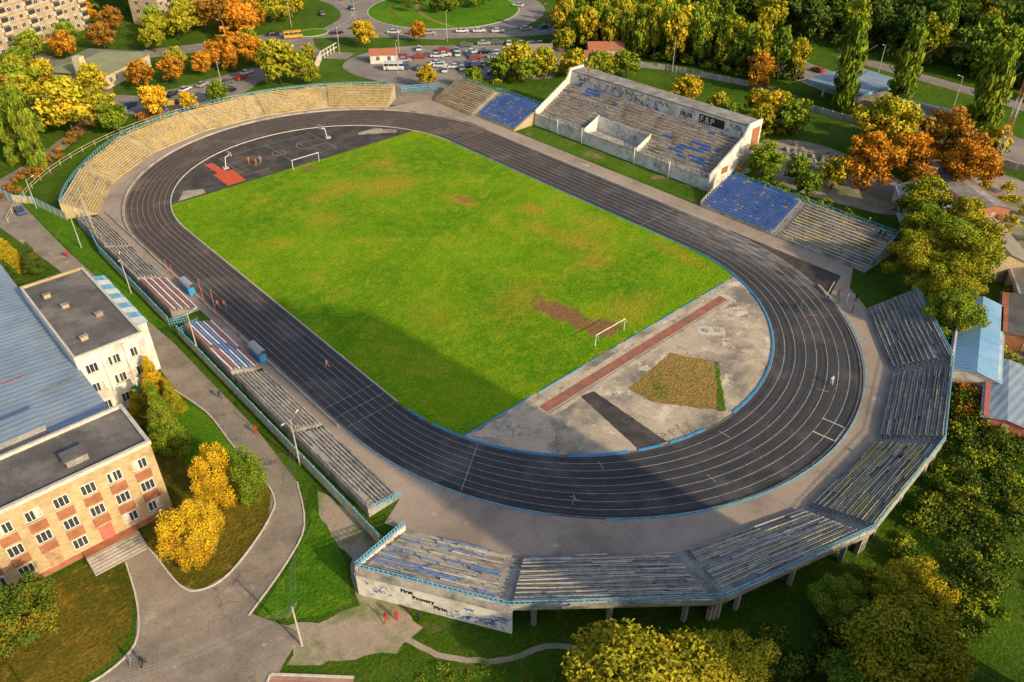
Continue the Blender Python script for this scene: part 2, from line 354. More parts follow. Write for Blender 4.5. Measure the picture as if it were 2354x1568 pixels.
for i in range(n):
    p=inner[i];q=inner[(i+1)%n];L+=math.hypot(q[0]-p[0],q[1]-p[1])*1.12;us.append(L)
for i in range(n+1):
    p=inner[i%n];q=outer[i%n]
    for k in range(K+1):
        t=k/K;vs.append((p[0]+(q[0]-p[0])*t,p[1]+(q[1]-p[1])*t,.045));uvs.append((us[i]/100,t))
fs=[(i*(K+1)+k,(i*(K+1)+k+1),((i+1)*(K+1)+k+1),((i+1)*(K+1)+k)) for i in range(n) for k in range(K)]
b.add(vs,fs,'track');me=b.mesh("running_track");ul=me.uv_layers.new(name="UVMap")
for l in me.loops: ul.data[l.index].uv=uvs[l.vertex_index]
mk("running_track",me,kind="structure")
sheet("sprint_start_pavement",[(39,-69),(49.4,-66),(49.4,-A),(46,-56)],.041,'court')
xg=math.sqrt(R*R-(52.1-A)**2);ang=math.degrees(math.asin((52.1-A)/R))
sheet("field_events_pavement",arc(0,-A,R,R,180+ang,360-ang,60),.05,'slab')
sheet("court_pavement",arc(0,A,R,R,ang,180-ang,60),.05,'court')
pg=arc(0,-A,R,R,360-ang,360,8)+arc(0,A,R,R,0,ang,8)+arc(0,A,R,R,180-ang,180,8)+arc(0,-A,R,R,180,180+ang,8)
sheet("football_pitch",pg,.075,'pitch')
sheet("runway_border_pavement",rough([(-23,-57.9),(27,-57.5),(28,-53.6),(-24,-53.7)],1,.12),.054,'sand')
sheet("runway_surface",[(-21,-56.6),(26,-56.3),(26,-54.5),(-21,-54.8)],.059,'redtrack')
sheet("runway_edge_marking",[(-21,-57.05),(26,-56.75),(26,-56.6),(-21,-56.9)],.060,'roofd')
sheet("sand_pit_surface",rough([(-33.4,-52.6),(-22.5,-53.0),(-22,-57),(-25,-59.5),(-30,-56.6)],.8,.25),.058,'sand')
sheet("asphalt_runup",rough([(-14.5,-57.4),(-12,-57.9),(-12.6,-73.2),(-17,-71.7)],.7,.06),.057,'court')
sheet("throwing_sector_grass",rough([(5,-59.6),(8.6,-66.2),(-1,-74.3),(-7.2,-66),(-7.6,-61.2)],.6,.14),.062,'dry')
sheet("grass_verge",rough([(8.4,-66.0),(8.9,-66.6),(-.6,-74.8),(-1.6,-73.8),(3,-70.6)],.5,.15),.066,'verge')
sheet("throwing_circle",arc(14.8,-59.6,1.5,1.5,0,360,24)[:-1],.060,'kerb')
b=MB();b.cyl((14.8,-59.6,.06),(14.8,-59.6,.14),.7,.62,20,'conc');b.obj("round_plinth",label="small round concrete plinth in the throwing circle",cat="plinth")
sheet("red_painted_strip",rough([(-18.6,69),(-16.6,68.5),(-16.3,61.5),(-14.6,61.2),(-15.2,53.2),(-19.8,53.2),(-19.6,61.6),(-18.4,61.7)],.8,.06),.055,'redpaint')
sheet("court_patch_pavement",rough([(-32,53),(-25.5,53),(-25,55.5),(-29,57.5)],.6,.12),.054,'slab')
sheet("worn_court_pavement",rough([(21,60),(30,54.5),(31,56.0),(27,61),(22,61.5)],.6,.25),.054,'slab')
def ringline(name,cx,cy,r,w,z,a0=0,a1=360,mat='palebench'):
    b=MB();n=36;p=[];
    for i in range(n+1):
        a=math.radians(a0+(a1-a0)*i/n);p+= [(cx+(r-w)*math.cos(a),cy+(r-w)*math.sin(a),z),(cx+r*math.cos(a),cy+r*math.sin(a),z)]
    b.add(p,[(2*i,2*i+1,2*i+3,2*i+2) for i in range(n)],mat);b.obj(name,kind="structure")
def lineseg(name,x0,y0,x1,y1,w,z,mat='palebench'):
    d=Vector((x1-x0,y1-y0,0)).normalized();s=Vector((-d.y,d.x,0))*w/2
    b=MB();b.add([(x0+s.x,y0+s.y,z),(x0-s.x,y0-s.y,z),(x1-s.x,y1-s.y,z),(x1+s.x,y1+s.y,z)],[(0,1,2,3)],mat);b.obj(name,kind="structure")
ringline("court_marking",-1,63,1.8,.08,.056);ringline("court_marking",-10,63,3.5,.08,.056,-90,90);ringline("court_marking",8,63,3.5,.08,.056,90,270)
for s in [(-14,56,-14,70),(12,56,12,70),(-14,56,12,56),(-14,70,12,70),(-1,56,-1,70),(-14,61,-8,61),(-14,65,-8,65),(-8,61,-8,65),(12,61,6,61),(12,65,6,65),(6,61,6,65)]: lineseg("court_marking",*s,.06,.057)
for a in (205,232,250,262,289,318):
    p=(R*math.cos(math.radians(a)),-A+R*math.sin(math.radians(a)));q=(1.5+47.5*math.cos(math.radians(a)),-A+51*math.sin(math.radians(a)))
    f0,f1=(0.02,.95) if a in(205,) else ((.1,.24) if a in (232,262) else (.55,.68))
    lineseg("lane_marking",p[0]+(q[0]-p[0])*f0,p[1]+(q[1]-p[1])*f0,p[0]+(q[0]-p[0])*f1,p[1]+(q[1]-p[1])*f1,.06,.05)
for y in (-39,-36,-33): lineseg("lane_marking",-36.8,y,-45.6,y+.0,.045,.05)
for y in (-26,39): lineseg("lane_marking",36.9,y,48.5,y,.05,.05)
near_in=arc(0,-A,R,R,180,360,90)
strip("track_kerb",near_in,.24,.18,'bluep',.045,gaps=lambda i:(i in (40,41,42,43,44)) or (i<44 and rnd.random()<.12),kind="structure")
strip("track_kerb",[(R,-A+2*A*i/40) for i in range(41)],.16,.12,'skyblue',.045,gaps=lambda i:rnd.random()<.08,kind="structure")
strip("track_kerb",[(-R,-A+2*A*i/40) for i in range(41)],.16,.12,'kerb',.045,kind="structure")
strip("track_kerb",arc(0,A,R,R,0,180,60),.2,.14,'kerb',.045,kind="structure")
strip("track_kerb",[(1.5+47.9*math.cos(math.radians(a)),A+48.9*math.sin(math.radians(a))) for a in range(0,181,3)],.3,.35,'conc',.03,kind="structure")
strip("pitch_kerb",[(-xg+i*2*xg/40,-52.3) for i in range(41)],.14,.13,'bluep',.05,gaps=lambda i:rnd.random()<.2,kind="structure")
strip("track_kerb",[(49.2,-A+i*2.3) for i in range(46)],.2,.15,'kerb',.03,kind="structure")
def outn(a,o=0): a=math.radians(a);return (1.5+(47.7+o)*math.cos(a),-A+(51.2+o)*math.sin(a))
railing("track_railing",[outn(a) for a in range(228,319,3)],.03,.5,MT['skyblue'],sp=.5,bars=2,thick=.08,label="low sky blue railing along outer edge of running track",cat="railing")
railing("track_railing",[outn(a) for a in range(181,223,3)],.03,.45,MT['skyblue'],sp=.6,bars=2,thick=.07,label="low sky blue railing along the track bend",cat="railing")
railing("track_railing",[outn(a) for a in range(318,331,3)]+[(40.5,-68),(46,-66.5)],.03,.5,MT['palebench'],sp=1,bars=2,thick=.09,label="low pale kerb railing at sprint start corner",cat="railing")
strip("track_edge_wall",[(-46.5,-38+4*i) for i in range(25)],.25,.4,'conc',.03,kind="structure")
# ---------------------------------------------------------------- terraces
def lerp2(a,b,t): return (a[0]+(b[0]-a[0])*t,a[1]+(b[1]-a[1])*t)
def terrace(P0,P1,Q0,Q1,h0,h1,n,conc,benchf,label,name="terrace_stand",back=True,planks=1,group=None,pillars=None,inset=.4,frac=.6,seats=None,bw=.24):
    e=empty(name,((P0[0]+P1[0])/2,(P0[1]+P1[1])/2,0),label=label,cat="stadium stand" if name!="stairway" else "stairway",group=group)
    off=Vector((-e.location.x,-e.location.y,0));b=MB();b.M=Matrix.Translation(off)
    def z(i): return h0+(h1-h0)*i/(n-1)
    for i in range(n):
        a=lerp2(P0,Q0,i/n);c=lerp2(P1,Q1,i/n);d=lerp2(P0,Q0,(i+1)/n);f=lerp2(P1,Q1,(i+1)/n)
        zl=0.03 if i==0 else z(i-1)
        b.add([(*a,zl),(*c,zl),(*c,z(i)),(*a,z(i))],[(0,1,2,3)],conc)
        b.add([(*a,z(i)),(*c,z(i)),(*f,z(i)),(*d,z(i))],[(0,1,2,3)],conc)
    zb=h1-.5 if pillars else 0.0
    b.add([(*Q0,zb),(*Q1,zb),(*Q1,h1),(*Q0,h1)],[(3,2,1,0)],conc)
    if pillars: b.add([(*P0,.02),(*P1,.02),(*Q1,zb),(*Q0,zb)],[(3,2,1,0)],conc)
    for (p,q) in ((P0,Q0),(P1,Q1)):
        pts=[(*p,.02)]
        for i in range(n): pts+=[(*lerp2(p,q,i/n),z(i)),(*lerp2(p,q,(i+1)/n),z(i))]
        pts+=[(*q,zb)];b.add(pts,[tuple(range(len(pts)))],conc)
    b.obj("concrete_steps",e)
    if pillars:
        for t in (.12,.5,.88):
            p=lerp2(lerp2(P0,Q0,.93),lerp2(P1,Q1,.93),t);bb=MB();bb.M=Matrix.Translation(off);zt=z(n-2)-.4
            bb.box((p[0]-.25,p[1]-.25,0),(p[0]+.25,p[1]+.25,zt),'conc');bb.obj("pillar",e)
    if benchf:
        for i in range(n):
            bb=MB();bb.M=Matrix.Translation(off)
            for k in range(planks):
                t=(i+frac+(k-.5*(planks-1))*.42)/n
                p=Vector((*lerp2(P0,Q0,t),z(i)));q=Vector((*lerp2(P1,Q1,t),z(i)));Lx=(q-p).length;d=(q-p)/Lx
                x=inset
                while x<Lx-inset-.5:
                    seg=min(rnd.uniform(2.5,7),Lx-inset-x)
                    r=benchf(i,k,x,seg)
                    if r is not None:
                        zz=.38+rnd.uniform(-.02,.03);jig=Vector((rnd.uniform(-.05,.05),rnd.uniform(-.05,.05),0))
                        a1=p+d*x+jig;b1=p+d*(x+seg-.06)-jig
                        bb.beam(a1+Vector((0,0,zz)),b1+Vector((0,0,zz+rnd.uniform(-.02,.02))),bw,.07,r)
                        m=max(1,int(seg/1.8))
                        for j in range(m+1):
                            c=a1.lerp(b1,j/m*.96+.02);bb.beam(c,c+Vector((0,0,zz-.03)),.1,.16,'concd')
                    x+=seg
            if bb.v: bb.obj("bench",e)
    if seats:
        for i in range(n):
            t=(i+.55)/n;p=Vector((*lerp2(P0,Q0,t),z(i)));q=Vector((*lerp2(P1,Q1,t),z(i)));Lx=(q-p).length;d=(q-p)/Lx;bk=Vector((Q0[0]-P0[0],Q0[1]-P0[1],0)).normalized()
            bb=MB();bb.M=Matrix.Translation(off);x=inset
            while x<Lx-inset:
                if rnd.random()<seats:
                    c=p+d*x
                    bb.beam(c-bk*.17+Vector((0,0,.4)),c+bk*.17+Vector((0,0,.4)),.42,.06,'blueseat')
                    bb.beam(c+bk*.19+Vector((0,0,.38)),c+bk*.22+Vector((0,0,.62)),.42,.05,'blueseat')
                x+=.56
            bb.beam(p+Vector((0,0,.3)),q+Vector((0,0,.3)),.3,.08,'conc')
            bb.obj("seat_row",e)
    return e
def pol(cy,r,a): return (r*math.cos(math.radians(a)),cy+r*math.sin(math.radians(a)))
near_a=[(203.5,218.2),(219.4,239.6),(240.8,259.8),(261.1,280),(281.2,299.2),(300.4,319.5)]
def nb(prob,mats):
    def f(i,k,x,s): return rnd.choice(mats) if rnd.random()<prob else None
    return f
nearb=[nb(.5,['oldbench','palebench','ltblue']),nb(.88,['oldbench','palebench','yelp']),nb(.9,['oldbench','palebench','yelp']),nb(.85,['yelp','oldbench','yelbench','yelp']),nb(.95,['oldbench','concd','oldbench','yelp']),nb(.88,['oldbench','concd','oldbench','yelp'])]
NR0=55.3
def NR1(a): return 65.6 if a<240 else (65.6-2.3*min(1,(a-240)/35))
for i,(a0,a1) in enumerate(near_a):
    cm='conc' if i<1 else 'concd'
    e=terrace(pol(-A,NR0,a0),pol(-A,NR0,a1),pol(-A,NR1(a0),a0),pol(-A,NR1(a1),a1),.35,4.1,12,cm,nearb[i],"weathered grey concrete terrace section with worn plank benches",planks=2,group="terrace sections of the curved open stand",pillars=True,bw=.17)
    off=e.location
    a2=a1+1.2 if i<5 else a1
    pa,pb=pol(-A,NR1(a0)-.1,a0),pol(-A,NR1(a2)-.1,a2)
    railing("top_railing",[(pa[0]-off.x,pa[1]-off.y),(pb[0]-off.x,pb[1]-off.y)],4.1,1.0,MT['skyblue'],e,sp=.6,bars=2,thick=.08)
    bb=MB();bb.M=Matrix.Translation(-off);bb.beam((*pa,4.25),(*pb,4.25),.4,.35,'conc');bb.obj("parapet",e)
    if i<5:
        b0,b1=a1,near_a[i+1][0]
        terrace(pol(-A,NR0,b0),pol(-A,NR0,b1),pol(-A,NR1(b0),b0),pol(-A,NR1(b1),b1),.2,4.1,22,'conc' if i<2 else 'concd',None,"narrow concrete stairway between terrace sections",name="stairway",group="stairways of the stadium stands",pillars=True)
w0=pol(-A,65.6+.15,203.2);w1=pol(-A,65.6+.15,219.8)
wm=empty("graffiti_wall",(*w0,0),math.atan2(w1[1]-w0[1],w1[0]-w0[0]),label="white rendered wall with dark lettering and blue graffiti",cat="wall")
wl=math.hypot(w1[0]-w0[0],w1[1]-w0[1])
bb=MB();bb.box((0,-.3,0),(wl,0,3.8),'white');bb.obj("wall",wm)
bb=MB();bb.box((-.05,-.5,3.8),(wl+.05,.05,4.05),'conc');bb.obj("coping",wm)
bb=MB();s0=Vector((*pol(-A,NR0,203.2),0));s1=Vector((*w0,0))
sdv=(s1-s0).normalized();sn=Vector((sdv.y,-sdv.x,0))*.15
bb.add([s0-sn,s1-sn,s1-sn+Vector((0,0,4.6)),s0-sn+Vector((0,0,1.1)),s0+sn,s1+sn,s1+sn+Vector((0,0,4.6)),s0+sn+Vector((0,0,1.1))],[(3,2,1,0),(4,5,6,7),(0,1,5,4),(1,2,6,5),(2,3,7,6),(3,0,4,7)],'white')
bb.obj("end_wall",label="sloping white end wall of the open stand",cat="wall")
railing("end_railing",[tuple(s0.xy),tuple(s1.xy)],0,1,MT['skyblue'],sp=.6,bars=2,thick=.1,zs=[1.0,4.5],label="sky blue railing on sloping end of open stand",cat="railing")
def text(body,size,parent,loc,rot,mat,name="lettering",shear=0,bold=0,**k):
    c=bpy.data.curves.new("tmp","FONT");c.body=body;c.size=size;c.extrude=.01;c.shear=shear;c.offset=bold
    t=bpy.data.objects.new("tmp",c);COL.objects.link(t);bpy.context.view_layer.update()
    me=bpy.data.meshes.new_from_object(t);bpy.data.objects.remove(t);me.materials.clear();me.materials.append(MT[mat])
    o=mk(name,me,parent,loc,**k);o.rotation_euler=rot;return o
HR=math.pi/2
text("First",.85,wm,(5.6,-.33,2.65),(HR,0,0),'black',bold=.035)
text("Brovary",.85,wm,(7.0,-.33,1.85),(HR,0,0),'black',bold=.035)
text("Firm",.9,wm,(9.6,-.33,1.0),(HR,0,0),'black',bold=.035)
def scribble(parent,x0,x1,z0,z1,n,y,mats,w=.09):
    for m in sorted(set(mats)):
        bb=MB()
        for i in range(max(1,n//len(set(mats)))):
            x=rnd.uniform(x0,x1);zz=rnd.uniform(z0,z1);p=Vector((x,y,zz))
            for j in range(7):
                q=p+Vector((rnd.uniform(-.4,.4),0,rnd.uniform(-.35,.35)));q.z=min(max(q.z,z0),z1);bb.beam(p,q,.012,w,m);p=q
        bb.obj("graffiti",parent)
scribble(wm,11.6,wl-.6,.4,2.6,36,-.325,['navy','ltblue'],.08);scribble(wm,.6,4.6,.5,3,10,-.325,['navy','ltblue'],.06)
far_a=[(158,139.5),(138,119.5),(118,100.5),(99,81),(79.5,61),(59.5,40)]
def FR1(a): return 60.5 if a<118 else 60.5-2.0*min(1,(a-118)/20)
for i,(a1,a0) in enumerate(far_a):
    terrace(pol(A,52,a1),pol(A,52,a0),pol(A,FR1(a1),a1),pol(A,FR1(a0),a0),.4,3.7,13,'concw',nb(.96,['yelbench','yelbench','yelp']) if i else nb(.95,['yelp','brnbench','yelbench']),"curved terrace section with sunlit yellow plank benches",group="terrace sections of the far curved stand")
    if i<5:
        b1=far_a[i+1][0];terrace(pol(A,52,a0),pol(A,52,b1),pol(A,FR1(a0),a0),pol(A,FR1(b1),b1),.3,3.7,24,'concw',None,"narrow concrete stairway between terrace sections",name="stairway",group="stairways of the stadium stands")
railing("stand_railing",[pol(A,FR1(158-118*i/24)-.1,158-118*i/24) for i in range(25)],3.7,1.0,MT['skyblue'],sp=1.2,bars=2,label="pale blue railing along top of curved stand",cat="railing")
def rstand(y0,y1,benchf,seats,label,x0=54,x1=64):
    return terrace((x0,y0),(x0,y1),(x1,y0),(x1,y1),.4,4.6,14,'concw' if y0>0 else 'conc',benchf,label,seats=seats,group="open side terraces beside the grandstand",bw=.26)
rstand(51,68.5,nb(.95,['brnbench','yelp','oldbench']),None,"open terrace block with faded brown plank benches",53,63)
rstand(33.5,49.8,None,.86,"open terrace block filled with bright blue plastic seats")
rstand(-47.5,-29,None,.94,"open terrace block filled with bright blue plastic seats")
rstand(-68.5,-49,nb(.97,['yelp','oldbench','yelbench']),None,"open terrace block with grey and yellow benches")
terrace((54,49.8),(53,51),(64,49.8),(63,51),.3,4.6,28,'conc',None,"narrow concrete stairway between terrace sections",name="stairway",group="stairways of the stadium stands")
terrace((54,-49),(54,-47.5),(64,-49),(64,-47.5),.3,4.6,28,'conc',None,"narrow concrete stairway between terrace sections",name="stairway",group="stairways of the stadium stands")
railing("stand_railing",[(64.2,33.5),(64.2,50),(63.2,51),(63.2,68.5)],4.6,1.0,MT['skyblue'],sp=1.5,bars=2,label="blue metal railing along top of side terrace",cat="railing")
railing("stand_railing",[(64.2,-68.5),(64.2,-29)],4.6,1.0,MT['skyblue'],sp=1.5,bars=2,label="blue metal railing along top of side terrace",cat="railing")
railing("stand_railing",[(54,-29),(64.2,-28.8)],0,1.0,MT['whitep'],sp=1,bars=2,zs=[.5,4.8],label="white railing beside terrace steps",cat="railing")
railing("stand_railing",[(52.5,-68.7),(64.2,-68.8)],0,1.0,MT['skyblue'],sp=1,bars=2,zs=[.5,4.8],label="pale blue railing at end of side terrace",cat="railing")
def lstand(y0,y1,benchf,label,conc='conc',planks=1,n=8,bw=.2):
    return terrace((-48,y1),(-48,y0),(-53,y1),(-53,y0),.3,1.8,n,conc,benchf,label,group="low terrace blocks along the fence",inset=.2,planks=planks,bw=bw)
lstand(39,56,nb(.85,['brnbench','oldbench']),"low terrace block with dark weathered benches",'concd')
lstand(22,38,nb(.9,['oldbench','concd']),"low terrace block with dark weathered benches",'concd')
lstand(6.5,21,lambda i,k,x,s:['whitep','redbench'][i%2],"low terrace block with white and red benches",'concd',bw=.3)
lstand(-17,1,lambda i,k,x,s:['whitep','redbench','whitep','ltblue','whitep','ltblue'][(i+(1 if x>9 else 0))%6],"low terrace block with white and blue benches",'concd',bw=.3)
lstand(-36,-18.5,nb(.95,['oldbench','concd']),"low terrace block with grey weathered benches",'conc')
lstand(-56,-37,nb(.9,['oldbench','oldbench','concd']),"low terrace block with grey weathered benches",'conc')
def panel_fence(path,label,h=2.0,mats=('yelp','skyblue'),sp=2.5):
    b=MB()
    for i in range(len(path)-1):
        p=Vector((*path[i],0));q=Vector((*path[i+1],0));n=max(1,round((q-p).length/sp))
        for j in range(n):
            a=p.lerp(q,j/n);c=p.lerp(q,(j+1)/n);d=(c-a).normalized()
            b.beam(a,a+Vector((0,0,h+.15)),.2,.2,mats[1]);b.beam(a+d*.12+Vector((0,0,h/2)),c-d*.12+Vector((0,0,h/2)),.08,h,mats[0])
            b.beam(a+d*.1+Vector((0,0,h+.03)),c-d*.1+Vector((0,0,h+.03)),.14,.1,mats[1])
    return b.obj("panel_fence",label=label,cat="fence")
panel_fence([(-51.5,57),(-54,40),(-54.2,5)],"pale yellow panel fence with light blue posts")
panel_fence([(-54.2,1),(-54.5,-55),(-54.6,-61)],"pale yellow panel fence with light blue posts")
railing("gate_railing",[(-54.2,5),(-51,4)],0,1.5,MT['skyblue'],sp=.4,label="light blue metal gate railing by the low terrace",cat="gate")
railing("gate_railing",[(-54.2,1),(-50,2)],0,1.5,MT['skyblue'],sp=.4,label="light blue metal gate railing by the low terrace",cat="gate")
railing("stand_railing",[(-48,-56.3),(-53,-57)],0,1.2,MT['skyblue'],sp=.5,zs=[.6,1.8],label="light blue railing at end of low terrace",cat="railing")
panel_fence([(-64,95),(-60,78),(-57,74),(-54,60)],"yellow and blue panel fence by the road",1.8)
railing("fence",[pol(A,70,156-110*i/30) for i in range(31)],0,1.4,MT['yelp'],sp=3,bars=2,thick=.10,label="low pale fence around the curved stand",cat="fence")
railing("park_gate",[(50,80),(55,78),(60,74)],0,2.2,MT['skyblue'],sp=.5,bars=3,thick=.1,label="pale blue metal gates between the stands",cat="gate")
# ---------------------------------------------------------------- main grandstand
g=empty("grandstand",(62,4,0),label="white grandstand with graffiti back wall and mixed seats",cat="grandstand")
G=Matrix.Translation((-62,-4,0))
Y0,Y1=-25,33
bb=MB();bb.M=G;bb.box((61.6,Y0,0),(62,Y1,3.1),'white');bb.box((61.45,Y0,3.1),(62.1,Y1,3.25),'conc');bb.obj("front_wall",g)
n=14;X0,X1=62,74.5
def zz(i): return 2.5+6.2*i/(n-1)
bb=MB();bb.M=G
BY0,BY1=-3,15;nbay=6
for i in range(n):
    xa,xb=X0+(X1-X0)*i/n,X0+(X1-X0)*(i+1)/n
    for (ya,yb) in ([(Y0,BY0),(BY1,Y1)] if i<nbay else [(Y0,Y1)]):
        bb.box((xa,ya,0),(xb,yb,zz(i)),'conc')
bb.box((X0,BY0,0),(X0+(X1-X0)*nbay/n,BY1,2.3),'conc')
bb.obj("stepped_deck",g)
bb=MB();bb.M=G;xs=X0+(X1-X0)*nbay/n
bb.box((xs-.2,BY0,2.3),(xs-.01,BY1,zz(nbay)+.5),'white')
bb.obj("box_wall",g)
for yy in (BY0,BY1-.25):
    bb=MB();bb.M=G;bb.add([(X0-.1,yy,2.3),(xs,yy,2.3),(xs,yy,zz(nbay)+.9),(X0-.1,yy,3.9),(X0-.1,yy+.25,2.3),(xs,yy+.25,2.3),(xs,yy+.25,zz(nbay)+.9),(X0-.1,yy+.25,3.9)],[(0,1,2,3),(7,6,5,4),(3,2,6,7),(0,3,7,4)],'white');bb.obj("box_side_wall",g)
for i in range(n):
    xa=X0+(X1-X0)*(i+.55)/n
    for (ya,yb) in ([(Y0+.5,BY0-.5),(BY1+.5,Y1-.5)] if i<nbay else [(Y0+.5,Y1-.5)]):
        bb=MB();bb.M=G;y=ya
        while y<yb:
            s=min(rnd.uniform(1.2,3.5),yb-y)
            blue=(y>Y1-22 and i>10 and rnd.random()<.4) or (-24<y<-12 and ((2<i<9 and rnd.random()<.6) or rnd.random()<.08)) or rnd.random()<.02
            mat='blueseat' if blue else rnd.choice(['brnbench','palebench','brnbench','oldbench','brnbench','yelp'])
            if rnd.random()<.93:
                bb.beam((xa,y,zz(i)+.38),(xa,y+s-.1,zz(i)+.38),.27,.07,mat)
                if blue: bb.beam((xa+.16,y,zz(i)+.52),(xa+.16,y+s-.1,zz(i)+.52),.05,.22,'blueseat')
            k=0
            while k<s: bb.box((xa-.1,y+k,zz(i)),(xa+.1,y+k+.1,zz(i)+.34),'concd');k+=1.6
            y+=s
        bb.obj("bench",g)
bb=MB();bb.M=G;bb.box((75.4,Y0,0),(75.8,Y1,12.0),'white');bb.obj("back_wall",g)
bb=MB();bb.M=G;bb.box((74.5,Y0+.3,0),(75.4,Y1-.3,8.4),'conc');bb.obj("rear_walkway",g)
bb=MB();bb.M=G;bb.box((75.3,Y0-.2,12.0),(80.5,Y1+.2,12.35),'concd');bb.obj("roof_slab",g)
bb=MB();bb.M=G;bb.box((75.8,Y0,0),(80,Y1,12),'white');bb.obj("rear_block",g)
for yy,th in ((Y0-.4,.4),(Y1,.4)):
    bb=MB();bb.M=G
    pr=[(61.6,0),(80.2,0),(80.2,12.9),(75,12.9),(73.2,10.2),(61.6,4.1)]
    bb.add([(x,yy,z) for x,z in pr]+[(x,yy+th,z) for x,z in pr],[tuple(range(6)),tuple(range(11,5,-1))]+[(i,i+6,(i+1)%6+6,(i+1)%6) for i in range(6)],'white')
    bb.obj("end_wall",g)
for (x0,z0,x1,z1,m,nm) in ((76.5,6,79.5,11.4,'brick',"exposed_brick"),(70.5,.2,72,2.3,'dark',"doorway"),(66,3,68.4,4.6,'brick',"exposed_brick")):
    bb=MB();bb.M=G;bb.box((x0,Y0-.45,z0),(x1,Y0-.42,z1),m);bb.obj(nm,g)
railing("front_railing",[(-.2,Y0-4),(-.2,Y1-4)],3.25,.9,MT['whitep'],g,sp=1.5,bars=2)
railing("mid_railing",[(X1-61.9-4,BY1-4),(X1-61.9-4,Y1-5)],7.1,.8,MT['whitep'],g,sp=1.5,bars=2,thick=.05)
for y in (-14,-3,15,24):
    bb=MB();bb.M=G;bb.cyl((61.2,y,0),(61.2,y,4.2),.12,.12,8,'whitep');bb.obj("post",g)
R90=(HR,0,-HR)
bb=MB();bb.M=G;bb.box((75.36,-18.3,9.4),(75.4-.003,-10.8,11.5),'black');bb.obj("painted_panel",g)
text("F.B.P",2.1,g,(75.33-62,-11.1-4,9.7),R90,'palebench',shear=.05,bold=.03)
text("IIA-IIB",1.5,g,(75.36-62,-5-4,9.8),R90,'black',bold=.04)
text("BDD",1.2,g,(61.58-62,-9-4,1.2),R90,'net')
def scr2(y0,y1,z0,z1,nn,x,mats,w=.12,st=.6):
    for m in sorted(set(mats)):
        bb=MB();bb.M=G
        for i in range(max(1,nn//len(set(mats)))):
            p=Vector((x,rnd.uniform(y0,y1),rnd.uniform(z0,z1)))
            for j in range(7):
                q=p+Vector((0,rnd.uniform(-st,st),rnd.uniform(-st,st)));q.z=min(max(q.z,z0),z1);bb.beam(p,q,w,.012,m);p=q
        bb.obj("graffiti",g)
scr2(7,17,9,11.6,34,75.37,['black','concd','roofd'],.16);scr2(0,6,9,11.4,16,75.365,['black','ltblue'],.14);scr2(18,24,9,11.4,14,75.37,['ltblue','navy','redbench'],.14);scr2(25,31,9,11.6,16,75.36,['black','redbench'],.14);scr2(-24,-19,9,11.5,9,75.37,['black'],.14);scr2(-10,-5,9,11.5,6,75.37,['black'],.1)
scr2(-22,30,.6,2.8,14,61.56,['navy','concd'],.05,.4);scr2(0,12,2.8,4.6,14,X0+(X1-X0)*nbay/n-.22,['black','navy'],.08,.5)
sheet("lawn",smoothpoly([(54.8,-26),(60.8,-26),(60.8,-4),(60.8,14),(60.8,30),(55,30),(54.8,10),(55.2,-8)],4,.2),.007,'verge')
# ---------------------------------------------------------------- goals, hoops, dugouts
def goal(y,s,label):
    e=empty("football_goal",(0.5 if y<0 else 0,y,.075),label=label,cat="football goal",group="football goals on the pitch")
    for x in (-3.66,3.66):
        b=MB();b.cyl((x,0,0),(x,0,2.44),.07,.07,10,'whitep');b.obj("goal_post",e)
        b=MB();b.cyl((x,0,2.4),(x,s*.7,2.2),.04,.04,6,'whitep');b.obj("back_stay",e)
    b=MB();b.cyl((-3.74,0,2.44),(3.74,0,2.44),.07,.07,10,'whitep');b.obj("crossbar",e)
goal(-50,-1,"white netless football goal beside bare worn ground");goal(51,1,"white netless football goal on the green pitch")
def hoop(x,y,face):
    e=empty("basketball_hoop",(x,y,.05),face,label="white basketball backboard on steel stand over asphalt court",cat="basketball hoop",group="basketball hoops on the court")
    b=MB();b.cyl((-1.6,0,0),(-1.2,0,2.9),.12,.10,8,'whitep');b.cyl((-1.2,0,2.8),(0,0,3.2),.08,.08,8,'whitep');b.box((-2.4,-.6,0),(-1.0,.6,.4),'conc');b.obj("stand",e)
    b=MB();b.box((0,-.9,2.9),(.05,.9,4.0),'whitep');b.obj("backboard",e)
    b=MB()
    for i in range(14):
        a=2*math.pi*i/14;c=2*math.pi*(i+1)/14;b.beam((.45+.23*math.cos(a),.23*math.sin(a),3.05),(.45+.23*math.cos(c),.23*math.sin(c),3.05),.03,.03,'cl_orange')
    b.obj("hoop_ring",e)
hoop(-14,63,0);hoop(12,63.5,math.pi)
def dugout(x,y):
    e=empty("dugout",(x,y,.03),label="small blue dugout with rounded translucent roof beside track",cat="dugout",group="dugouts beside the track")
    b=MB()
    b.box((-.75,-1.9,0),(-.65,1.9,1.7),'bluep');b.box((-.65,-1.95,0),(.35,-1.85,1.6),'bluep');b.box((-.65,1.85,0),(.35,1.95,1.6),'bluep');b.obj("side_panel",e)
    b=MB();k=8;p=[]
    for i in range(k+1):
        a=math.radians(175-125*i/k);p+=[(-.05+.8*math.cos(a),-2,1.55+.75*math.sin(a)),(-.05+.8*math.cos(a),2,1.55+.75*math.sin(a))]
    b.add(p,[(2*i,2*i+2,2*i+3,2*i+1) for i in range(k)],'cp_silver');b.obj("curved_roof",e,True)
    b=MB();b.box((-.6,-1.8,.4),(-.2,1.8,.48),'bluep');b.obj("bench",e)
    return e
dugout(-46.6,14);dugout(-46.8,-14)
b=MB();ca=math.atan2(-88+A,7);ct=Vector((7.2,-87.6,.06));t=Vector((-math.sin(ca),math.cos(ca),0));r_=Vector((math.cos(ca),math.sin(ca),0))
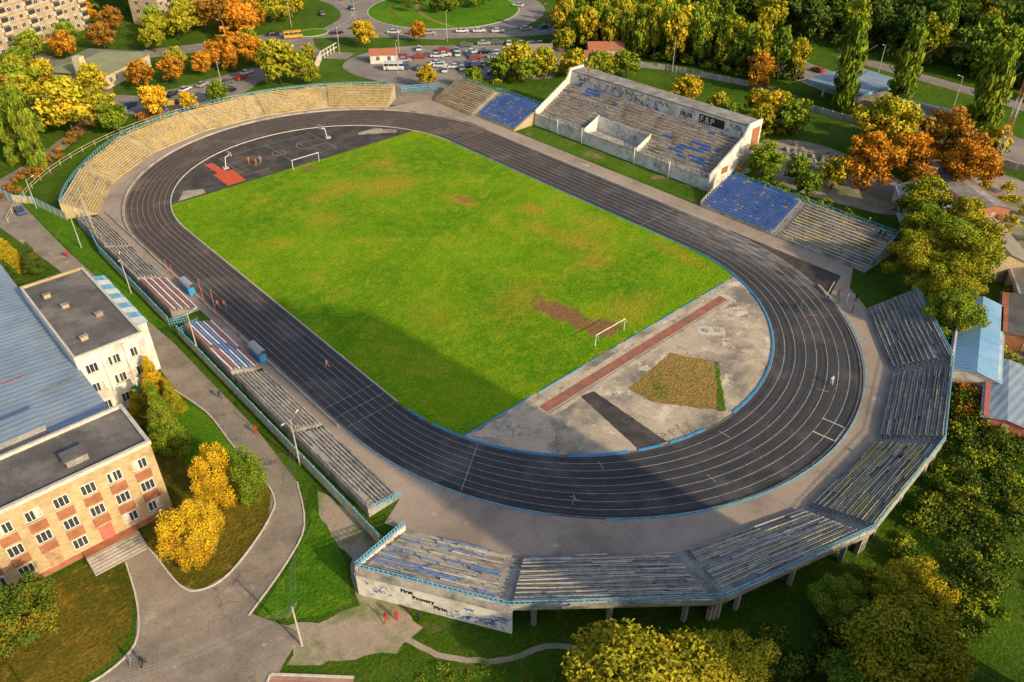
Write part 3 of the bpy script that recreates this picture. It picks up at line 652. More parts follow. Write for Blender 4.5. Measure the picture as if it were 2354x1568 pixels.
cs=[ct+t*1.9+r_*1.7,ct-t*1.9+r_*1.7,ct-t*1.9-r_*1.7,ct+t*1.9-r_*1.7]
for i in (0,1,3): b.beam(cs[i],cs[(i+1)%4],.18,.12,'palebench')
b.obj("hurdle_frame",label="white wooden frame lying on dark running track",cat="frame")
# ---------------------------------------------------------------- paths and roads
pathpoly=[(-59,120),(-59,92),(-59,73),(-58.6,46),(-57.2,20),(-55.8,0),(-55.8,-31),(-56.8,-44),(-60,-51.5),(-65,-55.5),(-71.5,-59),(-70,-62),(-68.5,-65.5),(-72,-67.5),(-78,-72),(-84,-78),(-110,-78),(-110,-52),(-92,-55),(-87,-55.5),(-83,-54),(-80.8,-49),(-79.5,-43),(-80,-38.5),(-76.6,-38.5),(-76.4,-43),(-76,-49.5),(-74.5,-52),(-70.5,-52),(-63,-47.5),(-60.2,-43),(-60,-31),(-59.6,-22),(-61,-13),(-60,0),(-61,20),(-62.5,40),(-66,67),(-74,100),(-78,120)]
sheet("footpath",pathpoly,.024,'path')
strip("kerb",smoothpoly([(-77,-38.5),(-76.4,-43),(-76,-49.5),(-74.5,-52),(-70.5,-52),(-63,-47.5),(-60.2,-43),(-60,-31),(-59.6,-22),(-61,-13)],5,0,False),.2,.14,'kerb',.0,kind="structure")
strip("kerb",smoothpoly([(-56.8,-44),(-60,-51.5),(-65,-55.5),(-71.8,-59.2)],4,0,False),.2,.13,'kerb',.0,kind="structure")
strip("kerb",smoothpoly([(-79.5,-42),(-80.8,-49),(-83,-54),(-87,-55.5),(-92,-55)],4,0,False),.2,.14,'kerb',.0,kind="structure")
sheet("dirt_path",rough([(-55.4,-47),(-54,-56),(-53,-61),(-56.5,-64),(-58.3,-68),(-58,-74),(-62,-74.5),(-66,-72),(-69,-70),(-72,-67.6),(-68.5,-65.5),(-70,-62.4),(-65,-66),(-61.5,-66.5),(-58.6,-60),(-58,-52)],1.2,.35),.012,'dpath')
sheet("lawn",rough([(-57.6,-49.5),(-60,-52.5),(-65,-56.2),(-71,-59.8),(-69.6,-62),(-65.5,-64.8),(-62,-65.6),(-59,-59.8)],1.2,.15),.018,'lush')
sheet("lawn",smoothpoly([(-60.4,-43),(-60.2,-31),(-60,-22),(-66,-22),(-71.4,-30),(-71.4,-37),(-76.6,-38.3),(-76.6,-43),(-76.2,-49.5),(-74.5,-51.8),(-70.5,-51.8),(-63.2,-47.3)],5,0),.008,'litter')
sheet("lawn",smoothpoly([(-60.4,-36),(-60.2,-31),(-60,-22),(-62,-16),(-65.5,-19),(-67,-28),(-65,-34)],5,0),.016,'lush')
sheet("lawn",smoothpoly([(-80,-40),(-81,-48),(-84,-53),(-90,-54.6),(-110,-53),(-110,-38),(-92,-38.5)],4,0),.008,'litter')
sheet("tiled_plaza",[(-77.5,-71),(-73.5,-67.6),(-67,-74),(-72,-80)],.030,'tile')
strip("kerb",[(-77.5,-71),(-73.5,-67.6),(-67,-74)],.25,.12,'kerb',.02,kind="structure")
ribbonsheet("dirt_path",smoothpoly([(-60,-74),(-58,-79),(-54,-83),(-48,-86),(-44,-92)],5,.15,False),.35,.35,.010,'dpath')
sheet("lawn",[(-59,92),(-58,40),(-56.4,6),(-54.6,5),(-53.0,57),(-56,76)],.006,'lush')
C=(125,155)
sheet("roundabout_road",arc(C[0],C[1],42,42,0,360,64)[:-1],.02,'asph')
sheet("roundabout_lawn",arc(C[0],C[1],31,31,0,360,64)[:-1],.14,'lush')
strip("kerb",arc(C[0],C[1],31.2,31.2,0,360,64),.4,.15,'kerb',.0,kind="structure")
def road(name,path,w,z=.024,mat='asph',k=6,dash=True):
    p=smoothpoly(path,k,0,False);ribbonsheet(name,p,w/2,w/2,z,mat)
    if dash:
        b=MB()
        for i in range(len(p)-1):
            a=Vector((*p[i],z+.02));c=Vector((*p[i+1],z+.02));d=(c-a);L=d.length;d/=L;s=Vector((-d.y,d.x,0))*.1;x=0
            while x<L-3: b.add([a+d*x+s,a+d*x-s,a+d*(x+3)-s,a+d*(x+3)+s],[(0,1,2,3)],'whitep');x+=7
        if b.v: b.obj("road_marking",kind="structure")
    return p
road("road",[(101,122),(88,138),(72,153),(52,164),(25,170),(-25,185),(-80,200)],11)
road("road",[(88,136),(110,117),(140,100),(165,112),(190,135),(260,190)],10,.028)
road("road",[(100,205),(99,190),(90,170),(70,156)],9,.032)
road("road",[(110,260),(104,210),(112,196)],12,.036)
road("road",[(55,160),(42,140),(30,128),(14,122),(-8,124),(-30,150)],9,.040,dash=False)
sheet("car_park",smoothpoly([(-20,122),(-12,113),(2,114),(14,113),(26,124),(30,134),(18,134),(6,132),(-10,130)],4,.3),.036,'asph')
road("road",[(60,158),(52,138),(60,124)],8,.044,dash=False)
road("main_road",[(128,-140),(138,-80),(149,-30),(163,22),(169,60),(168,100),(164,118)],17,.048)
road("side_road",[(165,-140),(172,-80),(180,-35),(186,10)],7,.052,dash=False)
strip("kerb",smoothpoly([(119.5,-140),(129.5,-80),(140.5,-32),(154,20)],6,0,False),.3,.13,'kerb',0,kind="structure")
sheet("car_park",smoothpoly([(52,117),(66,124),(80,122),(100,106),(122,86),(112,72),(94,60),(78,74),(58,84),(50,100)],4,.2),.034,'asph')
sheet("yard_pavement",smoothpoly([(78,-34),(84,-24),(96,-16),(106,-24),(104,-44),(96,-60),(84,-62),(78,-50)],4,.5),.02,'bare')
sheet("yard_pavement",smoothpoly([(40,-92),(60,-97),(76,-84),(92,-70),(110,-50),(120,-52),(120,-80),(90,-100),(60,-108)],3,.5),.016,'bare')
sheet("plaza_pavement",smoothpoly([(44,71),(62,72),(68,84),(56,92),(40,84)],3,.2),.016,'path')
ribbonsheet("footpath",smoothpoly([(-10,106),(4,101),(22,98),(44,88)],5,0,False),2,2,.02,'path')
ribbonsheet("footpath",smoothpoly([(-95,62),(-75,80),(-50,98),(-30,120),(-15,150),(-20,200)],6,0,False),2.2,2.2,.014,'path')
ribbonsheet("flower_bed",smoothpoly([(110,128),(112,150),(124,172),(140,178)],6,0,False),.8,.8,.15,'dry')
ribbonsheet("flower_bed",smoothpoly([(103,135),(101,150),(108,168),(118,178)],6,0,False),.5,.5,.15,'litter')
sheet("roundabout_lawn",arc(66,160,6,5,0,360,24)[:-1],.16,'lush');strip("kerb",arc(66,160,6.2,5.2,0,360,24),.3,.17,'kerb',.0,kind="structure")
# ---------------------------------------------------------------- buildings
def win_mesh(w,h,mul=1):
    f=MB();t=.09
    f.box((-w/2,-.06,0),(w/2,0,t),'whitep');f.box((-w/2,-.06,h-t),(w/2,0,h),'whitep');f.box((-w/2,-.06,t),(-w/2+t,0,h-t),'whitep');f.box((w/2-t,-.06,t),(w/2,0,h-t),'whitep')
    for i in range(mul): x=-w/2+w*(i+1)/(mul+1);f.box((x-.04,-.055,t),(x+.04,0,h-t),'whitep')
    p=MB();p.box((-w/2+t,-.025,t),(w/2-t,-.002,h-t),'glass')
    return f.mesh("window_frame"),p.mesh("window_pane")
WF,WP=win_mesh(1.7,1.6,2);WF2,WP2=win_mesh(1.3,1.5,1)
SILL=MB();SILL.box((-.95,-.16,-.08),(.95,0,-.003),'conc');SILL=SILL.mesh("window_sill")
CUR=MB();CUR.box((-.72,-.035,.12),(-.1,-.028,1.48),'palebench');CUR=CUR.mesh("curtain")
def window(parent,loc,rotz=0,small=False):
    w=mk("window",WF2 if small else WF,parent,loc,rotz);mk("pane",WP2 if small else WP,w)
    if not small:
        mk("sill",SILL,w)
        if rnd.random()<.5: c=mk("curtain",CUR,w);c.scale=(rnd.choice([1,-1,.6]),1,1)
    return w
e=empty("brick_building",(-71.5,-37.5,0),label="cream and red brick three-storey building with flat dark roof",cat="building")
b=MB();b.box((-45,0,0),(0,9.5,11.9),'cream');b.obj("wall",e)
b=MB();b.box((-45,.3,11.9),(-.3,9.2,12.0),'roofd');b.obj("roof",e)
b=MB();b.box((-45,-.15,11.9),(.15,.3,12.45),'kerb');b.box((-.3,.3,11.9),(.15,9.2,12.45),'kerb');b.box((-45,9.2,11.9),(.15,9.6,12.45),'kerb');b.obj("parapet",e)
b=MB();b.box((-9,2.2,12.0),(-6.5,4,13.0),'concd');b.box((-9.2,2,13.0),(-6.3,4.2,13.12),'roofd');b.obj("roof_vent",e)
b=MB();b.box((-22,3,12.0),(-20,4.4,12.9),'concd');b.obj("roof_vent",e)
BP=MB();BP.box((-1,-.035,0),(1,0,1.35),'brick');BP=BP.mesh("brick_panel")
for z in (3.5,7.1):
    for c in range(11): mk("brick_panel",BP,e,(-1.9-c*3.1,0,z))
b=MB();b.box((-45,-.05,0),(0,0,.9),'brick');b.obj("plinth",e)
for c in range(11):
    for z in (1.7,5.2,8.9):
        if z<2 and c in (2,4): continue
        window(e,(-1.9-c*3.1,-.002,z))
for c in (2,4):
    b=MB();x=-1.9-c*3.1;b.box((x-.8,-.08,.9),(x+.8,-.002,3.2),'redbench' if c==2 else 'brnbench');b.obj("door",e)
for z in (5.2,8.9):
    for y in (2,5.5): window(e,(0.002,y,z),HR)
b=MB()
for i in range(6): b.box((-11.5,-1.8-i*.45,0),(-5,-1.35-i*.45,.9-i*.15),'conc')
b.box((-11.5,-1.35,0),(-5,-.06,.92),'brick');b.obj("entrance_steps",e)
e=empty("sports_hall",(-72.6,-27,0),label="large hall under pale blue grey ribbed metal roof",cat="building")
b=MB();b.box((-45,0,0),(0,57,9.6),'white');b.obj("wall",e)
b=MB();b.add([(-45,-.2,12.2),(.3,-.2,9.7),(.3,57.2,9.7),(-45,57.2,12.2),(-45,-.2,12.0),(.3,-.2,9.6),(.3,57.2,9.6),(-45,57.2,12.0)],[(0,1,2,3),(7,6,5,4),(0,4,5,1),(1,5,6,2),(2,6,7,3)],'metal');b.obj("roof",e)
b=MB();b.M=Matrix.Translation((-11,4.5,11.2));b.box((-5,-2.2,-1),(3.5,2.2,.5),'concd');b.box((-5.2,-2.4,.5),(3.7,2.4,.62),'metal');b.obj("roof_lantern",e)
b=MB();b.box((-9,17,10.45),(-6,17.3,10.48),'redbench');b.obj("roof_patch",e)
b=MB();b.box((-6,12,10.2),(-1,12.3,10.23),'concd');b.obj("roof_patch",e)
e=empty("white_building",(-72.8,-12.5,0),label="white rendered block with dark flat roof and chimneys",cat="building")
b=MB();b.box((.25,0,0),(10,26,11.4),'white');b.obj("wall",e)
b=MB();b.box((.55,.3,11.4),(9.7,25.7,11.5),'roofd');b.obj("roof",e)
b=MB();b.box((.2,-.1,11.4),(10.1,.3,11.9),'kerb');b.box((.2,25.7,11.4),(10.1,26.1,11.9),'concw');b.box((.2,.3,11.4),(.55,25.7,11.9),'kerb');b.box((9.7,.3,11.4),(10.1,25.7,11.9),'kerb');b.obj("parapet",e)
for (x,y) in ((2.2,20),(3.4,15),(2.6,4),(6.5,9)):
    b=MB();b.box((x,y,11.5),(x+1.0,y+.6,12.1),'concw');b.box((x-.1,y-.1,12.1),(x+1.1,y+.7,12.2),'concd');b.obj("chimney",e)
for x in (2.0,5.2,8.4):
    for z in (1.4,5,8.4): window(e,(x,-.002,z))
for z in (5,8.4): window(e,(10.002,3,z),HR,True)
b=MB();b.box((6,-1.8,3.2),(9.8,-.003,3.4),'net');b.obj("awning",e)
for x in (3.55,6.75): b=MB();b.box((x,-.3,0),(x+.3,-.003,11.3),'white');b.obj("pilaster",e)
e=empty("glazed_annex",(-62.6,-8,0),label="blue and white striped roof annex beside white block",cat="building")
b=MB();b.box((0,2,0),(2.3,21,9.4),'white');b.obj("wall",e)
b=MB()
for i in range(10): b.add([(-.1,2+i*1.9,10),(2.6,2+i*1.9,9.3),(2.6,3.9+i*1.9,9.3),(-.1,3.9+i*1.9,10)],[(0,1,2,3)],'skyblue' if i%2 else 'whitep')
b.box((-.05,1.9,9.2),(2.5,2,9.4),'skyblue');b.obj("roof",e)
for i in range(6):
    window(e,(2.302,4.2+i*3,5.6),HR,True);window(e,(2.302,4.2+i*3,2),HR,True)
AF=MB();AF.box((-.9,-.05,0),(.9,0,1.5),'whitep');AF.box((-.8,-.065,.1),(-.05,-.052,1.4),'glass');AF.box((.05,-.065,.1),(.8,-.052,1.4),'glass');AF=AF.mesh("apartment_window")
BAL=MB();BAL.box((-1.6,-1.1,-.9),(1.6,-.003,-.75),'conc');BAL.box((-1.6,-1.1,-.75),(1.6,-1.0,.15),'yelp');BAL.box((-1.6,-1.0,.2),(-1.5,0-.01,1.6),'whitep');BAL.box((-1.5,-1.0,.3),(1.5,-.97,1.6),'glass');BAL=BAL.mesh("balcony")
def apartment(x,y,rot,Lx,floors,D=13,side=True):
    e=empty("apartment_block",(x,y,0),rot,label="nine-storey cream panel apartment block with balconies",cat="apartment building",group="apartment blocks beyond the trees")
    H=floors*3
    b=MB();b.box((0,0,0),(Lx,D,H+1),'apt');b.obj("wall",e)
    b=MB();b.box((.3,.3,H+1),(Lx-.3,D-.3,H+1.1),'roofd');b.box((-.1,-.1,H+1.1-.15),(Lx+.1,.3,H+1.6),'kerb');b.obj("roof",e)
    k=int(Lx/4)
    for f in range(floors):
        for c in range(k):
            if c%3==1: mk("balcony",BAL,e,(2+c*4,-.002,1.6+f*3))
            else: mk("window",AF,e,(2+c*4,-.002,1.3+f*3))
        if side:
            for c in range(2): mk("window",AF,e,(-.002,D-3.5-c*5,1.3+f*3),-HR)
    return e
apartment(-31-10,201-5,math.radians(31),56,9)
apartment(28,207.5,math.radians(31),60,9)
e=empty("shadow_tower_block",(-36,-144,0),0,label="unseen tower block stepped to shape the pitch shadow",cat="apartment building")  # off-frame block inferred from the pitch shadow; heights stepped to shape it
b=MB();b.box((0,0,0),(9,16,67),'apt');b.box((9.003,0,0),(14,16,63),'apt');b.box((14.003,0,0),(18,16,59.5),'apt');b.box((18.003,0,0),(22,16,56.5),'apt');b.obj("wall",e)
b=MB();b.box((.5,.5,67),(8.5,15.5,67.2),'roofd');b.obj("roof",e)
b=MB();b.box((9.5,.5,63),(13.5,15.5,63.2),'roofd');b.obj("roof",e)
e=empty("pavilion",(-15,145,0),math.radians(36),label="low yellow pavilion with grey green roof",cat="building")
b=MB();b.box((0,0,0),(24,22,4.4),'yelp');b.obj("wall",e)
b=MB();b.add([(-1,-1,4.4),(25,-1,4.4),(25,23,4.4),(-1,23,4.4),(8,11,6.6),(16,11,6.6)],[(0,1,5,4),(1,2,5),(2,3,4,5),(3,0,4),(3,2,1,0)],'roofgr');b.obj("roof",e)
for i in range(7): window(e,(2.5+i*3.2,-.002,1.4))
b=MB();b.box((-2.6,5,0),(-.2,7.5,10),'yelp');b.obj("chimney",e)
def house(name,x,y,w,d,h,rot,wall,roof,label,rise=1.4,cat="house",wins=2):
    e=empty(name,(x,y,0),rot,label=label,cat=cat)
    b=MB();b.box((0,0,0),(w,d,h),wall);b.add([(0,0,h),(0,d,h),(0,d/2,h+rise)],[(0,1,2)],wall);b.add([(w,0,h),(w,d,h),(w,d/2,h+rise)],[(2,1,0)],wall);b.obj("wall",e)
    b=MB();o=.35;b.add([(-o,-o,h-.2),(w+o,-o,h-.2),(w+o,d/2,h+rise+.02),(-o,d/2,h+rise+.02),(w+o,d+o,h-.2),(-o,d+o,h-.2)],[(0,1,2,3),(3,2,4,5)],roof);b.obj("roof",e)
    for i in range(wins):
        window(e,(w*(i+.7)/(wins+.4),-.002,1.0),0,True)
    b=MB();b.box((-.05,d*.4,0),(-.002,d*.4+1,2.1),'brnbench');b.obj("door",e)
    return e
house("kiosk_house",60,112,9,4.5,3,math.radians(-38),'white','redroof',"small white kiosk house with brown pitched roof")
house("roadside_cafe",118,66,12,7,3.4,math.radians(-40),'concw','redroof',"roadside cafe with red brown pitched roof",1.6,"building",3)
house("storage_shed",104,84,10,4,3,math.radians(-40),'concd','slate',"grey metal storage shed at edge of car park",.6,"shed",0)
house("roadside_cafe",112,62,7,6,3,math.radians(-40),'yelp','redroof',"yellow cafe annex with red brown roof",1.2,"building",2)
railing("colonnade_fence",[(42,117),(50,127),(60,133)],0,2.8,MT['palebench'],sp=2.2,bars=2,thick=.3,label="pale concrete colonnade fence by the bus stop",cat="fence")
house("bus_shelter",36,116,7,3,2.8,math.radians(40),'whitep','whitep',"white bus shelter pavilion by the road",.5,"shelter",1)
e=empty("filling_station",(138,-22,0),0,label="filling station with flat blue and white canopy roof",cat="filling station")
b=MB();pr=[(0,0),(19,-4),(23,15),(0,18)];b.prism(pr,4.4,5.2,'skyblue','metal');b.obj("canopy_roof",e)
for (x,y) in ((4,4),(4,14),(18,0),(18,13)): b=MB();b.box((x-.25,y-.25,0),(x+.25,y+.25,4.4),'whitep');b.obj("canopy_post",e)
for y in (4,10): b=MB();b.box((6,y,0),(10,y+1.2,1.8),'whitep');b.obj("fuel_pump",e)
e=empty("station_shop",(133,-49,0),math.radians(8),label="low station shop with dark roof and blue fascia",cat="shop building")
b=MB();b.box((0,0,0),(12,20,4),'white');b.obj("wall",e)
b=MB();b.box((-.2,-.2,4),(12.2,20.2,4.9),'bluep');b.box((.3,.3,4.9),(11.7,19.7,4.95),'roofd');b.obj("roof",e)
for i in range(3): window(e,(2.5+i*3.4,-.002,1.2))
house("blue_roof_shed",33,-101,24,7,3.2,math.radians(20),'white','metalb',"long shed with bright blue ribbed metal roof",.9,"shed",5)
house("garage_row",26,-108,16,6,2.6,math.radians(20),'redbench','metal',"low garage with pink and pale roof sheets",.4,"garage",2)
house("slate_roof_house",74,-92,20,12,3.4,math.radians(42),'concw','slate',"old house under grey brown corrugated roof",2.6,"house",3)
house("white_roof_shed",84,-72,13,10,3.6,math.radians(35),'white','metal',"workshop with pale blue metal pitched roof",2.2,"shed",2)
house("storage_shed",98,-78,20,8,3,math.radians(55),'brick','concd',"long brick workshop with grey roof",.8,"shed",3)
house("storage_shed",50,-103,14,8,3.2,math.radians(20),'brick','roofd',"brick workshop with dark flat roof",.4,"shed",3)
house("storage_shed",64,-100,16,7,3,math.radians(30),'conc','slate',"old workshop with corrugated grey roof",.8,"shed",3)
for i in range(34):
    b=MB();w=rnd.uniform(1,2.4);b.box((-w/2,-.5,0),(w/2,.5,.6),'concd');b.box((-w/2+.2,-.3,.6),(w/2-.3,.35,1.0),'conc')
    b.obj("concrete_block_stack",loc=(rnd.uniform(88,102),rnd.uniform(-36,-21),.02),rotz=rnd.uniform(0,3),label="stacked grey concrete blocks lying in overgrown yard",cat="concrete block",group="concrete blocks stored in the yard")
def cfence(path,label,h=2.2):
    b=MB()
    for i in range(len(path)-1):
        p=Vector((*path[i],0));q=Vector((*path[i+1],0));n=max(1,round((q-p).length/3))
        for j in range(n):
            a=p.lerp(q,j/n);c=p.lerp(q,(j+1)/n);d=(c-a).normalized();b.beam(a,a+Vector((0,0,h+.1)),.25,.25,'kerb');b.beam(a+d*.15+Vector((0,0,h/2)),c-d*.15+Vector((0,0,h/2)),.1,h,'conc')
    b.obj("concrete_fence",label=label,cat="fence")
cfence([(118,62),(128,40),(134,10),(128,-10),(128,-28),(126,-50),(128,-75)],"long white concrete panel fence beside the road",1.8)
cfence([(90,-60),(102,-57),(112,-48)],"concrete panel fence around the yard")
# ---------------------------------------------------------------- poles
def lamp(x,y,H=8.5,arms=1,rot=0,label="tall concrete street lamp with curved steel arm"):
    e=empty("street_lamp",(x,y,0),rot,label=label,cat="street lamp",group="street lamps")
    b=MB();b.cyl((0,0,0),(0,0,H),.13,.08,8,'pole');b.obj("pole",e)
    for s in ([1] if arms==1 else [1,-1]):
        b=MB();b.cyl((0,0,H-.2),(s*1.3,0,H+.3),.045,.04,6,'steel');b.obj("arm",e)
        b=MB();b.cyl((s*1.2,0,H+.28),(s*1.8,0,H+.42),.09,.13,8,'kerb');b.obj("lamp_head",e)
lamp(-55.1,20.6,7.5,2,1.2);lamp(-56,45.3,7.5,1,.5);lamp(-57.2,71,7);lamp(-54.8,-41.3,8.5,2,.4,"tall concrete lamp post with two steel arms");lamp(-53.9,-6,8)
for (x,y) in [(128,38),(72,112),(96,116),(58,128),(84,158),(64,172),(32,160),(10,118),(148,108),(158,-40),(172,-10),(175,50),(60,96),(132,100),(150,30)]: lamp(x,y,10,1,rnd.uniform(0,6))
def upole(x,y,H):
    e=empty("utility_pole",(x,y,0),.6,label="leaning concrete utility pole carrying overhead wires",cat="utility pole",group="utility poles")
    b=MB();b.cyl((0,0,0),(0,0,H),.15,.1,8,'pole');b.obj("pole",e)
    b=MB();b.box((-.9,-.05,H-.5),(.9,.05,H-.38),'steel');b.obj("crossarm",e)
    return e
upole(-69.2,-66.8,7);upole(-93,-60,7)
for k in (-.7,-.3,.3,.7):
    p=Vector((-69.2+k*.8,-66.8+k*.5,6.7));q=Vector((-54.8+k*.5,-41.3,8));r2=Vector((-93+k*.8,-60+k*.5,6.7))
    b=MB()
    for (s,t_) in ((q,p),(p,r2)):
        prev=s
        for i in range(1,9):
            t=i/8;c=s.lerp(t_,t);c.z-=1.2*math.sin(math.pi*t);b.cyl(prev,c,.009,.009,4,'steel');prev=c
    b.obj("overhead_wire",label="thin sagging overhead wire strung between poles",cat="overhead wire",group="overhead wires")
e=empty("lattice_mast",(121,-65.8,0),label="red and white steel lattice communications mast",cat="mast")
b=MB();H=33
for k in range(14):
    z0=H*k/14;z1=H*(k+1)/14;m='kerb' if (k//2)%2 else 'redbench';w0_=.7-.45*k/14;w1_=.7-.45*(k+1)/14
    for (i,j) in ((-1,-1),(1,-1),(1,1),(-1,1)): b.cyl((i*w0_,j*w0_,z0),(i*w1_,j*w1_,z1),.06,.06,5,m)
    for a,c in (((-1,-1),(1,-1)),((1,-1),(1,1)),((1,1),(-1,1)),((-1,1),(-1,-1))): b.cyl((a[0]*w0_,a[1]*w0_,z0),(c[0]*w1_,c[1]*w1_,z1),.04,.04,4,m)
b.obj("lattice_frame",e)
for z in (24,27,30):
    b=MB()
    for a in range(3): t=a*2.1;b.cyl((math.cos(t)*.7,math.sin(t)*.7,z),(math.cos(t)*.7,math.sin(t)*.7,z+1.8),.14,.14,6,'whitep')
    b.obj("antenna",e)
for i in range(6):
    e=mk("flagpole",None,loc=(-50.2-i*.55,59-i*3.2,0),label="bare thin white flagpole behind the low terrace",cat="flagpole",group="row of bare flagpoles")
    b=MB();b.cyl((0,0,0),(0,0,8),.05,.03,6,'pole');b.obj("pole",e);b=MB();b.cyl((0,0,8),(0,0,8.15),.07,.04,6,'steel');b.obj("finial",e)
for (x,y,h) in ((-46.9,6.5,6),(-46.9,1.5,6),(-46.9,20.5,3),(-46.9,23,3)):
    b=MB();b.cyl((x,y,0),(x,y,h),.07,.05,6,'redbench');b.cyl((x,y,h),(x,y,h+.2),.08,.02,6,'steel');b.obj("steel_post",label="thin red brown steel post beside the track",cat="post")
b=MB();b.cyl((4.8,-51.8,0),(4.8,-51.8,1.6),.05,.05,6,'redbench');b.cyl((4.8,-51.8,1.6),(4.8,-51.8,1.7),.07,.03,6,'redbench');b.obj("marker_post",label="short thin post beside football goal",cat="post")
# ---------------------------------------------------------------- cars
def car_meshes():
    b=MB();prof=[(-2.15,.35),(2.1,.35),(2.2,.6),(2.1,.82),(1.2,.95),(-1.55,.98),(-2.15,.95),(-2.22,.65)]
    n=len(prof);P=[]
    for s in (-1,1): P+=[(x,s*(.86 if .5<z<.9 else .82),z) for x,z in prof]
    b.add(P,[tuple(range(n))[::-1],tuple(range(n,2*n))]+[(i,(i+1)%n,n+(i+1)%n,n+i) for i in range(n)],'cp_white')
    b.add([(-1.1,-.62,1.44),(.25,-.62,1.44),(.25,.62,1.44),(-1.1,.62,1.44),(-1.05,-.6,1.48),(.2,-.6,1.48),(.2,.6,1.48),(-1.05,.6,1.48)],[(4,5,6,7),(0,1,5,4),(1,2,6,5),(2,3,7,6),(3,0,4,7)],'cp_white')
    g=MB();g.add([(-1.75,-.78,.97),(1.05,-.78,.95),(1.05,.78,.95),(-1.75,.78,.97),(-1.1,-.62,1.44),(.25,-.62,1.44),(.25,.62,1.44),(-1.1,.62,1.44)],[(0,1,5,4),(1,2,6,5),(2,3,7,6),(3,0,4,7)],'glass')
    w=MB();w.cyl((0,-.1,0),(0,.1,0),.32,.32,12,'tyre');w.cyl((0,-.11,0),(0,.11,0),.17,.17,8,'cp_silver')
    h=MB();h.box((-.05,-.2,-.08),(.05,.2,.08),'whitep')
    return b,g.mesh("car_windows"),w.mesh("car_wheel",True),h.mesh("car_headlight")
cb,cg,cw,ch=car_meshes();CB={}
def car(x,y,rot,paint,z=.04,sc=1,label=None,name="parked_car",grp="cars around the car park and roads"):
    if paint not in CB:
        me=cb.mesh("car_body");me.materials[0]=MT[paint];CB[paint]=me
    e=empty(name,(x,y,z),rot,label=label or (paint[3:]+" saloon car standing on grey asphalt"),cat="car",group=grp);e.scale=(sc,)*3
    mk("body",CB[paint],e);mk("window_glass",cg,e)
    for i in (-1.35,1.35):
        for j in (-.78,.78): mk("wheel",cw,e,(i,j,.32))
    for j in (-.6,.6): mk("headlight",ch,e,(2.14,j,.68))
cols=['cp_white','cp_white','cp_silver','cp_silver','cp_white','cp_red','cp_blue','cp_grey','cp_black']
for i,(x,y) in enumerate([(82,114),(76,106),(84,102),(91,97),(95,89),(80,90),(86,85),(83,75),(62,103),(110,98),(121,85),(78,89),(82.5,87.5),(84.5,86),(88,84),(79,86.5),(83,84),(81,103),(88,99.5),(87,107),(93,98),(66,100),(103,104),(107,101),(113,95),(116,92),(76,96),(99,92),(72,110),(124,82),(90,76),(94,80),(79,105),(90.5,104),(96,95),(100,88),(91,86),(86,89),(75,93),(68,96),(70,106),(97,106),(118,90),(108,88),(104,82),(73,88),(90,92)]):
    car(x+rnd.uniform(-.3,.3),y+rnd.uniform(-.3,.3),(-.68 if i%3 else .9)+rnd.uniform(-.08,.08),['cp_blue','cp_white'][i==8] if i in (7,8) else cols[(i*5)%9],sc=1.08)
for (x,y,r,c) in [(108,122,-.65,'cp_white'),(118,113,-.6,'cp_white'),(113,118,-.65,'cp_white'),(97,128,-.7,'cp_silver'),(88,138,-.8,'cp_white'),(72,152,-.5,'cp_black'),(83,181,1.2,'cp_grey'),(53,166,-.4,'cp_black'),(97,181,1.3,'cp_grey'),(151,138,2,'cp_white'),(128,108,-.5,'cp_silver'),(152,7,1.3,'cp_black'),(173,29,1.4,'cp_white'),(148,-38,1.3,'cp_silver'),(163,6,1.3,'cp_red'),(93,132,-.7,'cp_red'),(135,105,-.3,'cp_blue')]:
    car(x,y,r,c,.05,1.08,name="moving_car",label=c[3:]+" car driving along the grey road")
for (x,y,r,c) in [(-16,124,.5,'cp_blue'),(8,128,.5,'cp_silver'),(2,127,.5,'cp_white'),(-3,125,.6,'cp_black'),(15,125,.2,'cp_grey'),(-60.5,71,1.5,'cp_blue'),(20,126,.2,'cp_red'),(-9,118,2,'cp_silver'),(-4,117,2,'cp_blue'),(6,118,2,'cp_white'),(12,118,2,'cp_black'),(24,130,.2,'cp_white')]: car(x,y,r,c,.045)
def bus(x,y,rot,paint,label):
    e=empty("minibus",(x,y,.04),rot,label=label,cat="bus")
    b=MB();b.box((-3.4,-1.1,.4),(3.2,1.1,1.5),paint);b.box((-3.4,-1.05,2.3),(2.9,1.05,2.7),paint);b.add([(3.2,-1.1,1.5),(3.2,1.1,1.5),(2.9,1.05,2.3),(2.9,-1.05,2.3)],[(0,1,2,3)],'glass')
    for xx in (-3.4,-1.8,0,1.6): b.box((xx,-1.08,1.5),(xx+.15,1.08,2.3),paint)
    b.obj("body",e);b=MB();b.box((-3.35,-1.03,1.5),(2.95,1.03,2.3),'glass');b.obj("window_glass",e)
    for i in (-2.2,2.1):
        for j in (-1,1): w=mk("wheel",cw,e,(i,j,.42));w.scale=(1.3,1,1.3)
bus(57,158,-.4,'cp_yellow',"yellow minibus driving on the grey road");bus(62,101,-.7,'cp_white',"white van parked at edge of car park");bus(104,200,1.3,'cp_white',"white minibus on the road")
